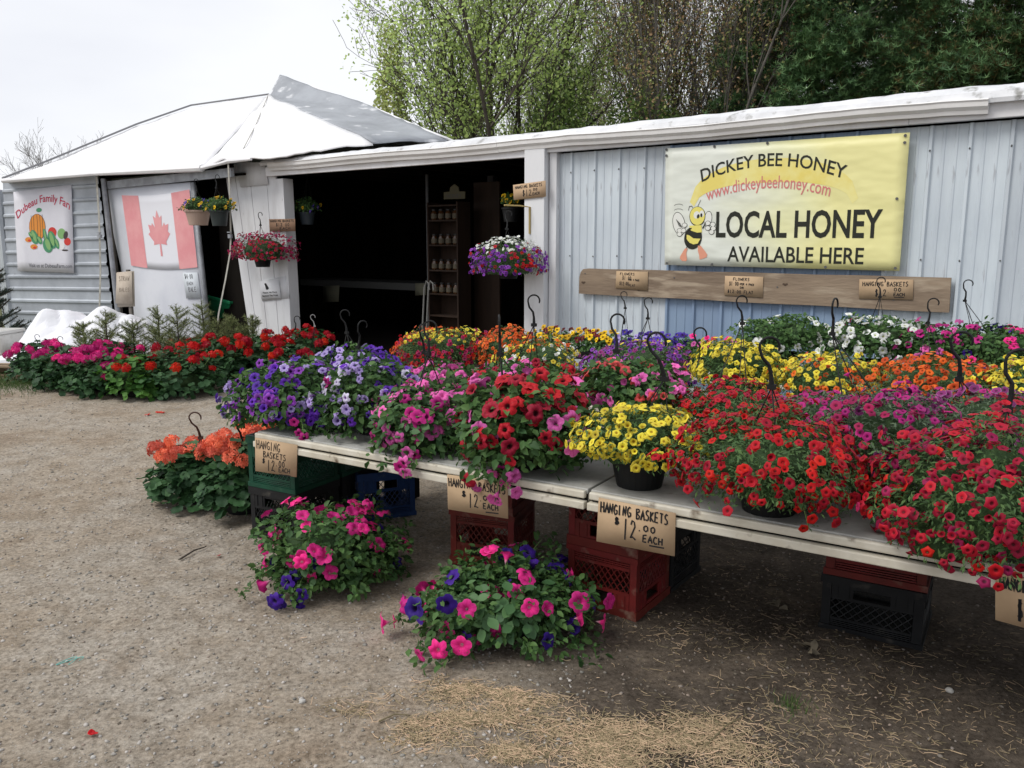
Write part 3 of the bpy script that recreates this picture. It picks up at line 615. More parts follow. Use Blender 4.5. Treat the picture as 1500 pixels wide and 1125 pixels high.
# straw and chaff
straw_m = mat('straw', (.36, .28, .17), .85, rndattr=True, rnd=.58)
def straw(spots, name, seed, mt=straw_m):
    g = np.random.default_rng(seed); P = []; A = []; Ls = []
    for cx, cy, rx, ry, n, l in spots:
        q = g.normal(size=(n, 2))*[rx, ry]; P.append(np.stack([cx+q[:, 0], cy+q[:, 1]], 1)); Ls.append(g.uniform(.25, 1, n)**1.6*l); 
    P = np.concatenate(P); Ls = np.concatenate(Ls); k = P[:, 1] > 1.5; P = P[k]; Ls = Ls[k]; n = len(P); z = ground_z(P[:, 0], P[:, 1])+g.random(n)**2*.009+.0005
    tv = np.array([(-.5, -1, 0), (.5, -1, 0), (.5, 1, 0), (-.5, 1, 0), (-.5, 0, 1.1), (.5, 0, 1.1)], float); tf = np.array([(0, 1, 5), (0, 5, 4), (3, 4, 5), (3, 5, 2), (0, 3, 2), (0, 2, 1)])
    al = np.stack([g.normal(size=n), g.normal(size=n), g.normal(size=n)*.13], 1); pos = np.stack([P[:, 0], P[:, 1], z], 1)
    nn = unit(np.stack([g.normal(size=n)*.1, g.normal(size=n)*.1, np.ones(n)], 1)); x = unit(al-nn*np.sum(al*nn, 1, keepdims=True)); y = np.cross(nn, x)
    w = g.uniform(.0005, .0014, n); bend = g.normal(size=n)*.14; mid = np.array([0, 0, 0, 0, 1, 1, 1, 1.])
    tv = np.array([(-.5, -1, 0), (-.5, 1, 0), (-.5, 0, 1.2), (.5, -1, 0), (0, -1, 0), (0, 1, 0), (0, 0, 1.2), (0, 0, 0)], float); tv = np.concatenate([tv[[0, 1, 2, 4, 5, 6]], [(.5, -1, 0), (.5, 1, 0), (.5, 0, 1.2)]]); mid = np.array([0, 0, 0, 1, 1, 1, 0, 0, 0.]); tf = np.array([(0, 3, 5), (0, 5, 2), (1, 2, 5), (1, 5, 4), (3, 6, 8), (3, 8, 5), (4, 5, 8), (4, 8, 7)])
    pos = pos+0; V = y[:, None]*(mid[None, :, None]*(bend*Ls)[:, None, None])+pos[:, None]+x[:, None]*tv[None, :, 0:1]*Ls[:, None, None]+y[:, None]*tv[None, :, 1:2]*w[:, None, None]+nn[:, None]*tv[None, :, 2:3]*w[:, None, None]
    Fc = tf[None]+(np.arange(n)*9)[:, None, None]; o = link(name, flat_mesh(name, V.reshape(-1, 3), Fc.reshape(-1, 3), mt, rnd=np.repeat(g.random(n), 9))); o['kind'] = 'stuff'; return o
sp = lambda u, v: ground_at(u, v)[:2]
spots = []
for u, v, rx, ry, n, l in [(700, 1035, .10, .05, 4200, .05), (790, 1075, .15, .06, 5600, .06), (690, 1015, .08, .04, 1200, .04), (900, 1090, .16, .07, 3600, .06), (1000, 1100, .2, .08, 1800, .06), (1100, 1050, .35, .14, 500, .04),
                           (1250, 1060, .4, .2, 420, .06), (1040, 930, .3, .12, 300, .06), (1300, 960, .4, .2, 260, .055), (530, 1035, .06, .03, 110, .07), (640, 1015, .12, .04, 130, .07), (1100, 850, .3, .3, 300, .04), (620, 800, .4, .4, 350, .04), (1440, 1000, .3, .3, 200, .04)]:
    x, y = sp(u, v); spots.append((x, y, rx, ry, n, l))
_s = []
for q in spots:
    if q[4] < 900: _s.append(q); continue
    for _ in range(9): k = random.uniform(.25, .6); _s.append((q[0]+random.gauss(0, q[2]*1.15), q[1]+random.gauss(0, q[3]*1.2), q[2]*k, q[3]*k*random.uniform(.7, 1.5), int(q[4]/9*random.uniform(.3, 1.5)), q[5]))
spots = _s
straw([q for q in spots if q[0] < .75 and q[1] < 2.9], 'straw', 11); straw([q for q in spots if not (q[0] < .75 and q[1] < 2.9)], 'straw', 13, mat('dull straw', (.30, .235, .145), .9, rndattr=True, rnd=.45))
straw([(-.6, 3.6, 1.8, 1.6, 500, .035), (-2.5, 4.5, 2, 2, 300, .04)], 'chaff', 12)
# grass at the far edge of the yard
grass_m = mat('grass', (.07, .12, .035), .8, rndattr=True, rnd=.4, transl=.2)
def grass(cx, cy, rx, ry, n, h, seed, name='grass', mt=grass_m):
    g = np.random.default_rng(seed); x = cx+g.normal(size=n)*rx; y = cy+g.normal(size=n)*ry; tv = np.array([(0, -.05, 0), (0, .05, 0), (1, 0, .25)], float)
    pos = np.stack([x, y, ground_z(x, y)], 1); up = np.stack([g.normal(size=n)*.35, g.normal(size=n)*.35, np.ones(n)], 1)
    V, Fc = scatter(tv, np.array([(0, 1, 2)]), pos, np.stack([g.normal(size=n), g.normal(size=n), g.normal(size=n)*.1], 1), up, h*g.uniform(.5, 1.2, n))
    o = link(name, flat_mesh(name, V, Fc, mt, rnd=np.repeat(g.random(n), 3))); o['kind'] = 'stuff'; return o
grass(-5.6, 9.0, .55, .3, 5000, .06, 21); grass(-6.5, 10.3, .7, .6, 4000, .09, 22); grass(0.95, 2.55, .03, .03, 120, .035, 23, 'grass_tuft'); grass(.1, 1.95, .03, .02, 150, .03, 24, 'grass_tuft')
# single finds on the ground
pale_stone = mat('pale stone', (.42, .41, .39), .85, (.34, .33, .31), 20, bump=.3)
def ground_thing(u, v, name, label, cat, group=None):
    p = ground_at(u, v); return empty(name, (p[0], p[1], gz(p[0], p[1])), random.uniform(0, 3), label, cat, group)
def rock(u, v, r, label):
    p = ground_at(u, v); bm = bmesh.new(); bmesh.ops.create_icosphere(bm, subdivisions=3, radius=r)
    for q in bm.verts: q.co *= 1+.22*noise.noise(q.co*1.3/r+Vector((u, 0, 0))); q.co.z *= .62
    me = bpy.data.meshes.new('stone'); bm.to_mesh(me); bm.free(); me.materials.append(pale_stone); me.polygons.foreach_set('use_smooth', [True]*len(me.polygons))
    o = link('stone', me); o.location = (p[0], p[1], gz(p[0], p[1])+r*.35); tag(o, label, 'stone')
rock(443, 1027, .012, 'smooth pale pebble lying alone on the gravel left of the straw'); rock(1391, 1011, .014, 'rounded grey stone on dark ground in front of the black crate'); rock(136, 1104, .008, 'small pale pebble near the fallen red petal')
def twig(u1, vv1, u2, vv2, r, label, m=bark):
    a, b = ground_at(u1, vv1), ground_at(u2, vv2); o = MB().tube([(0, 0, .004+r), tuple(Vector((b-a)*.5)+Vector((0, 0, .012+r)) + Vector((0, .012, 0))), tuple(Vector(b-a)+Vector((0, 0, .005+r)))], [r, r*.8, r*.5], 6).build('twig', m); o.location = (a[0], a[1], gz(a[0], a[1])); tag(o, label, 'twig')
twig(264, 818, 302, 800, .005, 'short dark stick on the bare gravel left of the petunias'); twig(1115, 812, 1156, 800, .004, 'thin dark twig on the ground behind the table edge')
twig(1035, 1090, 1096, 1045, .003, 'long bent straw stalk on the soil below the red crates', straw_m); twig(555, 1057, 600, 1048, .003, 'pale curved stalk on the gravel at the straw edge', straw_m)
twine_m = mat('teal twine', (.12, .42, .38), .6); c = ground_at(106, 967)
o = MB().tube([(.05*math.cos(t)*(.5+.5*math.sin(t*.7)), .03*math.sin(t*1.7), .006) for t in np.linspace(0, 7, 26)], .0014, 4).build('twine', twine_m); o.location = (c[0], c[1], gz(c[0], c[1])); tag(o, 'loop of teal baling twine lying on the gravel', 'twine')
for u, v, n, lb in [(137, 1072, 3, 'single fallen red petal low on the open gravel'), (235, 604, 5, 'fallen red geranium petals nearest the red geranium row'), (217, 608, 4, 'fallen red geranium petals left of the other fallen petals'), (322, 812, 1, 'tiny pink petal on the gravel above the dark stick')]:
    p = ground_at(u, v); its = [('gerred', np.array([random.gauss(0, .025 if n > 3 else .006), random.gauss(0, .02 if n > 3 else .006), .012]), np.array([random.gauss(0, .3), random.gauss(0, .3), 1]), .012+.006*(n > 3)) for _ in range(n)]
    V, Fc = scatter(CAL[0], CAL[1], np.array([i[1] for i in its]), np.array([i[2] for i in its]), RNG.normal(size=(n, 3)), np.array([i[3] for i in its])); bloom_mesh('geranium', 'gerred')
    o = link('fallen_petals', flat_mesh('fallen_petals', V, Fc, bloom_mesh('geranium', 'gerred').materials[0], uv=np.tile(CAL[2], (n, 1)))); o.location = (p[0], p[1], gz(p[0], p[1])); tag(o, lb, 'petals')
for u, v, lb in [(1140, 893, 'dry curled leaf on the dark ground between the crate stacks'), (1187, 955, 'small dry leaf scrap in front of the red crate stack')]:
    p = ground_at(u, v); g = np.random.default_rng(u); V, Fc = scatter(OV, OF, g.normal(size=(5, 3))*.004+[0, 0, .012], g.normal(size=(5, 3))*.5+[0, 0, 1], g.normal(size=(5, 3)), np.full(5, .06)); o = link('dry_leaf', flat_mesh('dry_leaf', V, Fc, mat('dry leaf', (.2, .17, .12), .8))); o.location = (p[0], p[1], gz(p[0], p[1])+.002); tag(o, lb, 'dead leaf')
# ================================================================== SHED
shed = frame_empty(WALL, 'market_shed', 'long low white trimmed shed with pale blue grey siding and a dark open front', 'shed')
hw = WALL.hit
zf = .5*(hw(767, 231).z+hw(402, 260).z)                      # underside of the fascia
zg = .5*(hw(770, 208, -.16).z+hw(1448, 138, -.16).z)         # top of the gutter
XR = hw(1700, 300).x; XL = hw(404, 300).x
def lbox(mb, x0, x1, y0, y1, z0, z1): return mb.box(((x0+x1)/2, (y0+y1)/2, (z0+z1)/2), (abs(x1-x0), abs(y1-y0), abs(z1-z0)))
# siding sheets
xp0, xp1 = hw(800, 400, -.02).x, XR
def siding_mesh(w, h):
    pr = [(0, 0), (.010, -.022), (.030, -.022), (.040, 0), (w*.36, 0), (w*.36+.006, -.005), (w*.36+.02, -.005), (w*.36+.026, 0), (w*.68, 0), (w*.68+.006, -.005), (w*.68+.02, -.005), (w*.68+.026, 0), (w+.004, 0)]
    n = len(pr); b = MB(); vs = [(x, y+dy, z) for dy in (0, .006) for z in (0, h) for x, y in pr]; fs = []
    for i in range(n-1): fs += [(i, i+1, n+i+1, n+i), (2*n+i+1, 2*n+i, 3*n+i, 3*n+i+1)]
    fs += [(0, n, 3*n, 2*n), (n-1, 3*n-1, 4*n-1, 2*n-1)]
    return b.add(vs, fs)
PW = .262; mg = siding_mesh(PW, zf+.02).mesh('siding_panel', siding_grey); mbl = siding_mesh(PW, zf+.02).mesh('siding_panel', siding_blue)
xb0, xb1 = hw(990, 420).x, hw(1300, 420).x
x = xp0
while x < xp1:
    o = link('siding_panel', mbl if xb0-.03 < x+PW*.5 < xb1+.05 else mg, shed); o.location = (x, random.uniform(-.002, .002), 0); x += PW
    for zz in (.35, 1.0, 1.62, 2.2):
        pass
b = MB(); x = xp0
while x < xp1:
    for zz in (.3, .62, 1.42, 2.22): b.tube([(x+.02, -.020, zz+random.uniform(-.01, .01)), (x+.02, -.030, zz)], .006, 6)
    x += PW
o = b.build('screws', steel_m, shed); o['kind'] = 'stuff'
# fascia, trim, gutter, roof
b = MB(); lbox(b, XL-.05, hw(798, 230, -.1).x-.05, -.10, -.05, zf, zg-.05); b.build('fascia_board', white_trim, shed, bevel=.004)
b = MB(); lbox(b, hw(798, 230, -.1).x-.05+.004, hw(1330, 190, -.1).x, -.095, -.045, zf+.03, zg-.05); b.build('fascia_board', white_trim, shed, bevel=.004)
b = MB(); lbox(b, hw(1330, 190, -.1).x+.003, XR, -.098, -.048, zf+.03, zg+.02); b.build('fascia_board', white_trim, shed, bevel=.004)
def gutter(x0, x1, n, sag):
    pr = [(0, 0), (-.055, .0), (-.062, -.008), (-.055, -.02), (-.052, -.05), (-.034, -.074), (-.028, -.1), (0, -.1)]; b = MB(); k = len(pr)
    for i in range(n+1):
        x = x0+(x1-x0)*i/n; z = zg+sag*math.sin(i/n*PI*3.1)+random.gauss(0, .0015); b.v += [(x, -.104+y*1.25, z+q) for y, q in pr]
    for i in range(n):
        for j in range(k-1): b.f.append((i*k+j, i*k+j+1, (i+1)*k+j+1, (i+1)*k+j))
    b.f += [tuple(range(k)), tuple(n*k+j for j in reversed(range(k)))]; return b
xg1 = hw(728, 210, -.16).x
gutter(hw(392, 232, -.16).x, xg1, 14, -.006).build('gutter', gutter_m, shed); gutter(xg1+.003, hw(1448, 150, -.16).x, 30, .010).build('gutter', gutter_m, shed)
def roof_mesh():
    nx, b = 140, MB(); pr = [(-.15, -.03), (-.155, .0), (-.13, .045), (-.06, .085), (.05, .105), (.3, .14), (1.2, .22), (4.3, .38), (4.3, .3), (1.2, .14), (.1, .02), (-.12, -.03)]; k = len(pr)
    x0, x1 = XL-.1, XR+.1
    for i in range(nx+1):
        x = x0+(x1-x0)*i/nx; t = i/nx
        for y, q in pr:
            w = .018*noise.noise(Vector((x*2.2, y*3, 1)))+.012*noise.noise(Vector((x*7, y*5, 4))); b.v.append((x, y+w*.6, zg+(q*(.55+.65*t) if q > 0 else q)+w*(1 if -.1 < y < 2 else .3)))
    for i in range(nx):
        for j in range(k): b.f.append((i*k+j, i*k+(j+1) % k, (i+1)*k+(j+1) % k, (i+1)*k+j))
    b.f += [tuple(range(k)), tuple(nx*k+j for j in reversed(range(k)))]; return b
roof_mesh().build('roof', roof_felt, shed, smooth=False)
# posts of the open front
def post(u0, u1, vt, y0, y1, name='post', lean=0):
    x0, x1 = hw(u0, 300, y0).x, hw(u1, 300, y0).x; b = MB(); n = 8
    z1 = hw(u0, vt, y0).z; vs = [(x0, y0, 0), (x1, y0, 0), (x1, y1, 0), (x0, y1, 0)]; b.prism([(p[0]+lean, p[1], p[2]) for p in vs], (-lean, 0, z1)); return b.build(name, white_paint, shed, bevel=.004)
post(768, 797, 206, -.135, .02); b = MB(); xq = hw(798, 300, -.135).x
lbox(b, xq+.002, xq+.085, -.06, .03, 0, zf+.03); b.build('corner_trim', white_paint, shed, bevel=.003)
post(404, 416, 262, -.04, .12, lean=.03)
# boards nailed left of the opening, leaning with age
def board_px(tl, tr, bl, br, y, name='board', vt=240, vb=500):
    a, b_, c, d = hw(tl, vt, y), hw(tr, vt, y), hw(br, vb, y), hw(bl, vb, y)
    c2 = b_+(c-b_)*(b_.z/(b_.z-c.z)); d2 = a+(d-a)*(a.z/(a.z-d.z))
    m = MB(); m.prism([a, b_, c2, d2], (0, .022, 0)); return m.build(name, white_paint, shed, bevel=.002)
for q in [(328, 341.4, 367, 378), (342, 363, 378.6, 393), (363.6, 388, 393.6, 409), (388.6, 402.6, 409.6, 421)]: board_px(*q, -.03-.006*random.random())
f = Face.px(WALL, [(345, 237), (387, 238), (392, 270), (352, 274)], -.06)
o = sheet(f, 1, 1, .018, 'nailed_board', white_paint, shed)
f = Face.px(WALL, [(382, 412), (418, 404), (424, 437), (384, 441)], -.045); sheet(f, 1, 1, .012, 'nailed_board', white_paint, shed)
# inside
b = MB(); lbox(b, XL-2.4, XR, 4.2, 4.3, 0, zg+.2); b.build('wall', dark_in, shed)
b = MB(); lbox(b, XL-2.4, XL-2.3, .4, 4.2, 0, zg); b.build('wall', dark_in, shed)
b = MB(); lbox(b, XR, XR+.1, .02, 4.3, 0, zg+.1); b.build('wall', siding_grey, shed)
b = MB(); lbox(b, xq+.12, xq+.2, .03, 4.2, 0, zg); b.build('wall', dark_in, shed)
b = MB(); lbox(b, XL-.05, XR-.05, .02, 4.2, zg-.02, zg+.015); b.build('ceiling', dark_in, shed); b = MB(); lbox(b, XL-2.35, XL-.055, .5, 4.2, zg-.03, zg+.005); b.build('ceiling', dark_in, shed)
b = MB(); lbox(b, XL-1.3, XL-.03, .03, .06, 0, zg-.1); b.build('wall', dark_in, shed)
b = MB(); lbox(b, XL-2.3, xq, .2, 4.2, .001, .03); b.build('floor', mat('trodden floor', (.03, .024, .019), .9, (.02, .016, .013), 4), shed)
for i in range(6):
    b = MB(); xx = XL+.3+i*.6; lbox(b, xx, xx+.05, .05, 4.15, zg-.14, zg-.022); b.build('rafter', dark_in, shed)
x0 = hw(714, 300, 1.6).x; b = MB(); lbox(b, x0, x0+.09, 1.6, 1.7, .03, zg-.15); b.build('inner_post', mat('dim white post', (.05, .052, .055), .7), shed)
x0 = hw(626, 300, 1.0).x; b = MB(); b.tube([(x0, 1.0, 0.03), (x0, 1.0, zg-.15)], .02, 8); b.build('inner_post', mat('grey pipe', (.07, .075, .08), .5), shed)
x0, x1 = hw(674, 300, 1.15).x, hw(712, 300, 1.15).x; b = MB(); lbox(b, x0, x1, 1.42, 1.45, .03, 2.3); b.build('partition', mat('brown partition', (.035, .02, .013), .7, (.02, .012, .008), 5, stretch=(1, 1, .2)), shed)
# honey stand
at = Vector((hw(628, 480, .9).x, .9, .03)); st = frame_thing(WALL, at, 'honey_stand', 'tall narrow wooden shelf stand of honey jars inside the dark opening', 'shelf')
xw = hw(671, 400, .9).x-at.x; zt = hw(640, 296, .9).z-.03
def part(mb, name, m, par, a, **k): o = mb.build(name, m, par, **k); return shift(o, a)
for xx in (0, xw-.02): part(lbox(MB(), at.x+xx, at.x+xx+.02, .9, 1.15, .03, zt+.03), 'side', wood_shelf, st, at)
part(lbox(MB(), at.x+.021, at.x+xw-.021, 1.13, 1.15, .03, zt), 'back', wood_shelf, st, at)
jar_glass = mat('dark honey', (.05, .02, .006), .15, spec=.6); jar_lid = mat('black lid', (.012, .012, .012), .4); jar_lab = mat('jar label', (.085, .072, .05), .7)
jb = MB().lathe([(0, 0), (.036, 0), (.04, .008), (.04, .085), (.028, .105), (.028, .112), (0, .112)], 14).mesh('body', jar_glass, True)
jl = MB().lathe([(0, .112), (.031, .112), (.031, .13), (.029, .133), (0, .133)], 14).mesh('lid', jar_lid); jp = MB().lathe([(.0408, .02), (.0408, .075)], 14).mesh('paper_label', jar_lab)
words = ['top', 'second', 'third', 'lowest filled']
for k, v in enumerate((322, 358.5, 395.5, 430)):
    zs = hw(650, v, .92).z; part(lbox(MB(), at.x+.021, at.x+xw-.021, .905, 1.128, zs-.018, zs), 'shelf', wood_shelf, st, at)
    for i in range(4):
        w = WALL.world(at.x+.075+i*(xw-.15)/3, .955, zs+.001); j = empty('honey_jar', w, 0, '%s honey jar on the %s shelf of the honey stand' % (['first', 'second', 'third', 'last'][i], words[k]), 'jar', 'honey jars on the %s shelf' % words[k])
        link('body', jb, j); link('lid', jl, j); link('paper_label', jp, j)
for v in (462, 300): zs = hw(650, v, .92).z; part(lbox(MB(), at.x+.021, at.x+xw-.021, .905, 1.128, zs-.018, zs), 'shelf', wood_shelf, st, at)
# hanging honey board inside, long white table, tools
def inner_extra(f, mb): pass
f0 = Face.px(WALL, [(650, 273), (681, 272), (681, 291), (650, 292)], 1.1); a = Vector(((f0.c[0].x+f0.c[1].x)/2, 1.1, f0.c[2].z))
hs_ = frame_thing(WALL, a, 'hanging_sign', 'small pale cut-out sign hanging in the dark opening above the honey stand', 'sign')
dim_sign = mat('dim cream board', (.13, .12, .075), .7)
mb = MB(); mb.prism([f0(s, t) for s, t in [(0, .45), (.28, .42), (.3, .1), (.5, -.15), (.7, .1), (.72, .42), (1, .45), (1, 1), (0, 1)]], (0, .015, 0)); part(mb, 'board', dim_sign, hs_, a)
mb = MB(); print_type(f0, mb, 'HONEY', .15, .85, .9, .3); o = mb.build('lettering', ink_grey, hs_); fix_up(o); o['kind'] = 'stuff'; shift(o, a)
ty = 1.9; xa, xb_ = hw(441, 420, ty).x, hw(622, 420, ty).x; zt = hw(520, 412, ty).z; a = Vector((xa, ty, .03)); tb = frame_thing(WALL, a, 'display_table', 'long table with a pale cloth edge in the dark shed interior', 'table')
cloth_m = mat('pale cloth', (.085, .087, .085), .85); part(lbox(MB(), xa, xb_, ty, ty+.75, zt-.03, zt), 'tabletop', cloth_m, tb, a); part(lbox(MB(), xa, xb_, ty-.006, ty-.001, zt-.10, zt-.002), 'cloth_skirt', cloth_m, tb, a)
for xx in (xa+.1, xb_-.1):
    for yy in (ty+.1, ty+.65): part(lbox(MB(), xx-.025, xx+.025, yy-.025, yy+.025, .03, zt-.031), 'leg', dark_in, tb, a)
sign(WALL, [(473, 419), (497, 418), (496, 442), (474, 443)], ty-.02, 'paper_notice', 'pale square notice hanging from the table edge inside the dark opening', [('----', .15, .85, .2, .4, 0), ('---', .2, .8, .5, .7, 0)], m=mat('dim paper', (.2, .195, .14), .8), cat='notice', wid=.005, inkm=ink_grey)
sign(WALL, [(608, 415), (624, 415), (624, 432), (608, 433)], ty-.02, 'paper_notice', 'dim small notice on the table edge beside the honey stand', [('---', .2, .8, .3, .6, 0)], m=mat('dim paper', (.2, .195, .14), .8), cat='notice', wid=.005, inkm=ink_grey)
for k, (u, d) in enumerate([(616, .0), (622, .08)]):
    p0, p1 = hw(u, 500, .8), hw(u+6, 415, .8); p0.z = .04; m = MB(); m.tube([p0, p0.lerp(p1, .95), p1+Vector((.03, 0, .03)), p1+Vector((.07, 0, 0)), p1+Vector((.08, 0, -.08))], .011, 6)
    a = p0; o = m.build('cane_handle_tool', mat('worn steel', (.2, .2, .19), .5), None); e = frame_thing(WALL, a, 'hand_tool', ['long curved handle tool leaning at the honey stand, outer one', 'long curved handle tool leaning right against the honey stand post'][k], 'tool'); o.name = 'handle'; o.parent = e; shift(o, a)
# ================================================================== BANNERS, SIGNS ON THE SHED
bq = [(975, 217.5), (1333, 194), (1317.5, 397), (973.5, 388)]
bf = Face.px(WALL, bq, -.075)
ba = Vector(((bf.c[2].x+bf.c[3].x)/2, -.075, bf.c[2].z)); bn = frame_thing(WALL, ba, 'honey_banner', 'large cream and yellow vinyl banner reading LOCAL HONEY AVAILABLE HERE', 'banner')
bm_ = bpy.data.materials.new('banner vinyl'); bm_.use_nodes = True; N, L = bm_.node_tree.nodes, bm_.node_tree.links; pb = N['Principled BSDF']; pb.inputs['Roughness'].default_value = .45
uv = N.new('ShaderNodeUVMap'); uv.uv_map = 'UVMap'; sp_ = N.new('ShaderNodeSeparateXYZ'); L.new(uv.outputs[0], sp_.inputs[0])
n1 = N.new('ShaderNodeTexNoise'); n1.inputs['Scale'].default_value = 2.2; n1.inputs['Detail'].default_value = 2; L.new(uv.outputs[0], n1.inputs['Vector'])
m1 = N.new('ShaderNodeMath'); m1.operation = 'MULTIPLY_ADD'; L.new(n1.outputs[0], m1.inputs[0]); m1.inputs[1].default_value = .55; L.new(sp_.outputs[0], m1.inputs[2])
r1 = N.new('ShaderNodeValToRGB'); L.new(m1.outputs[0], r1.inputs[0]); e = r1.color_ramp.elements; e[0].position = .52; e[0].color = (.68, .71, .64, 1); e[1].position = 1.15; e[1].color = (.76, .72, .33, 1); q = e.new(.85); q.color = (.74, .74, .43, 1)
L.new(r1.outputs[0], pb.inputs['Base Color'])
n2 = N.new('ShaderNodeTexNoise'); n2.inputs['Scale'].default_value = 5; L.new(uv.outputs[0], n2.inputs['Vector']); b2 = N.new('ShaderNodeBump'); b2.inputs['Strength'].default_value = .7; b2.inputs['Distance'].default_value = .03; L.new(n2.outputs[0], b2.inputs['Height']); L.new(b2.outputs[0], pb.inputs['Normal'])
shift(sheet(bf, 24, 12, .003, 'vinyl_sheet', bm_, bn), ba)
def pr(mb, name, m, par, a): o = mb.build(name, m, par); fix_up(o); o['kind'] = 'stuff'; return shift(o, a)
arc_m = mat('ochre print', (.74, .62, .16), .45, (.78, .72, .3), 3); pink_m = mat('faded red print', (.62, .2, .19), .5); blk_m = mat('black print', (.018, .02, .014), .5)
mb = MB(); top_, bot = [], []
for i in range(29):
    a_ = i/28; s = .12+.71*a_; k = 2*a_-1; top_.append((s, .46-.33*math.sqrt(max(0, 1-abs(k)**2.2)))); bot.append((.14+.67*a_, .50-.18*math.sqrt(max(0, 1-abs(k)**2.6))))
for i in range(28): mb.add([bf(*top_[i], .0012), bf(*top_[i+1], .0012), bf(*bot[i+1], .0012), bf(*bot[i], .0012)], [(0, 1, 2, 3)])
pr(mb, 'ochre_arc', arc_m, bn, ba)
mb = MB(); print_type(bf, mb, 'DICKEY BEE HONEY', .175, .775, .295, .105, arc=.115, bold=.012, rise=-.02, out=.0025); print_type(bf, mb, 'LOCAL HONEY', .245, .925, .752, .215, bold=.022, out=.0025); print_type(bf, mb, 'AVAILABLE HERE', .30, .865, .955, .13, bold=.012, out=.0025); pr(mb, 'black_lettering', blk_m, bn, ba)
mb = MB(); print_type(bf, mb, 'www.dickeybeehoney.com', .20, .72, .455, .105, arc=.085, bold=.004, rise=.012, out=.0025); pr(mb, 'red_lettering', pink_m, bn, ba)
# the bee printed at the left of the banner: plain cartoon insect
def bee(sx, sy): return (.018+sx/911*.233, .435+sy/1125*.575)
def shape(mb, pts, lay): poly_print(bf, mb, [bee(*p) for p in pts], .0012+.0006*lay)
def blob(mb, cx, cy, rx, ry, lay, rot=0, n=22): shape(mb, disc(cx, cy, rx, ry, n, rot=rot), lay)
K, Yl, Wh, Or = MB(), MB(), MB(), MB()
blob(K, 200, 405, 118, 200, 1, -.25); blob(Wh, 200, 405, 108, 190, 2, -.25); blob(K, 740, 330, 72, 130, 1, .15); blob(Wh, 740, 330, 64, 120, 2, .15)
blob(K, 470, 640, 165, 195, 3, .25)
for d in ([(395, 440), (625, 430), (632, 548), (545, 555), (430, 520)], [(352, 590), (400, 600), (480, 650), (610, 655), (560, 735), (480, 750), (400, 720), (352, 660)]): shape(Yl, d, 5)
blob(K, 545, 285, 148, 162, 4); blob(Yl, 545, 280, 138, 150, 6); blob(Wh, 530, 262, 52, 62, 7, .3); blob(Wh, 625, 245, 44, 55, 7, .1)
blob(K, 562, 285, 24, 36, 8, .3); blob(K, 620, 268, 20, 32, 8)
for u_, v_ in ((310, 430), (215, 520), (215, 580), (290, 520), (740, 400), (830, 420), (840, 485), (810, 545), (740, 480)): blob(K, u_, v_, 50, 40, 5); blob(Wh, u_, v_, 42, 33, 6)
shape(Or, [(320, 820), (372, 815), (350, 900), (365, 1010), (340, 1035), (270, 1030), (228, 990), (235, 950)], 4); shape(Or, [(565, 770), (610, 765), (690, 850), (740, 915), (730, 960), (660, 985), (600, 1000), (590, 930), (565, 850)], 4)
shape(K, [(360, 500), (440, 470), (448, 490), (370, 525)], 7); shape(K, [(640, 470), (700, 380), (708, 395), (650, 500)], 7); shape(K, [(395, 700), (405, 705), (350, 820), (340, 815)], 7); shape(K, [(568, 725), (578, 722), (600, 770), (590, 775)], 7)
shape(K, [(540, 128), (600, 15), (606, 18), (548, 130)], 3); shape(K, [(465, 150), (440, 110), (390, 115), (372, 190), (380, 190), (396, 125), (438, 120), (458, 155)], 3)
for c0 in ((190, 110, 85), (190, 190, 85)):
    pts = [bf(*bee(c0[0]+c0[2]*math.cos(t), c0[1]-34*math.sin(t)), .003) for t in np.linspace(.3, 2.9, 9)]; ribbon(K, pts, .003)
for a0 in range(4): pts = [bf(*bee(150+a0*22, 330+a0*20), .005), bf(*bee(210+a0*20, 450+a0*10), .005)]; ribbon(K, pts, .004)
for mbx, nm, mm in ((K, 'bee_outline', blk_m), (Yl, 'bee_yellow', mat('yellow print', (.74, .66, .16), .5)), (Wh, 'bee_white', mat('white print', (.72, .73, .68), .5)), (Or, 'bee_feet', mat('orange print', (.68, .3, .2), .5))): pr(mbx, nm, mm, bn, ba)
mb = MB()
for s, t in [(.005, .01), (.23, .01), (.46, .01), (.985, .02), (.985, .07), (.972, .47), (.985, .98), (.72, .985), (.23, .985), (.012, .985), (.005, .06)]: c = bf(s, t, .004); mb.tube([c, c+Vector((0, -.004, 0))], .011, 12)
part(mb, 'grommets', steel_m, bn, ba)['kind'] = 'stuff'
# weathered plank with cardboard signs
pf = Face.px(WALL, [(849, 393), (1393, 407), (1390, 458), (848, 430)], -.06); pa = Vector(((pf.c[0].x+pf.c[1].x)/2, -.06, pf.c[3].z))
pk = frame_thing(WALL, pa, 'weathered_plank', 'long weathered brown plank fixed to the blue siding below the yellow banner', 'plank')
ed = [(0, .35), (.004, .15), (.012, .03), (.03, 0)]+[(.1*i, .01*math.sin(i*2.1)) for i in range(1, 10)]+[(1, 0), (1, 1)]+[(1-.1*i, 1+.012*math.sin(i*1.7)) for i in range(1, 10)]+[(0, 1)]
mb = MB(); mb.prism([pf(s, t) for s, t in ed], (0, .03, 0)); part(mb, 'plank', old_wood, pk, pa)
mb = MB()
for s, t in [(.02, .2), (.31, .25), (.60, .45), (.86, .4), (.88, .7), (.49, .8)]: c = pf(s, t, .0); mb.tube([c, c+Vector((0, -.003, 0))], .007, 8)
part(mb, 'nail_heads', steel_m, pk, pa)['kind'] = 'stuff'
mb = MB()
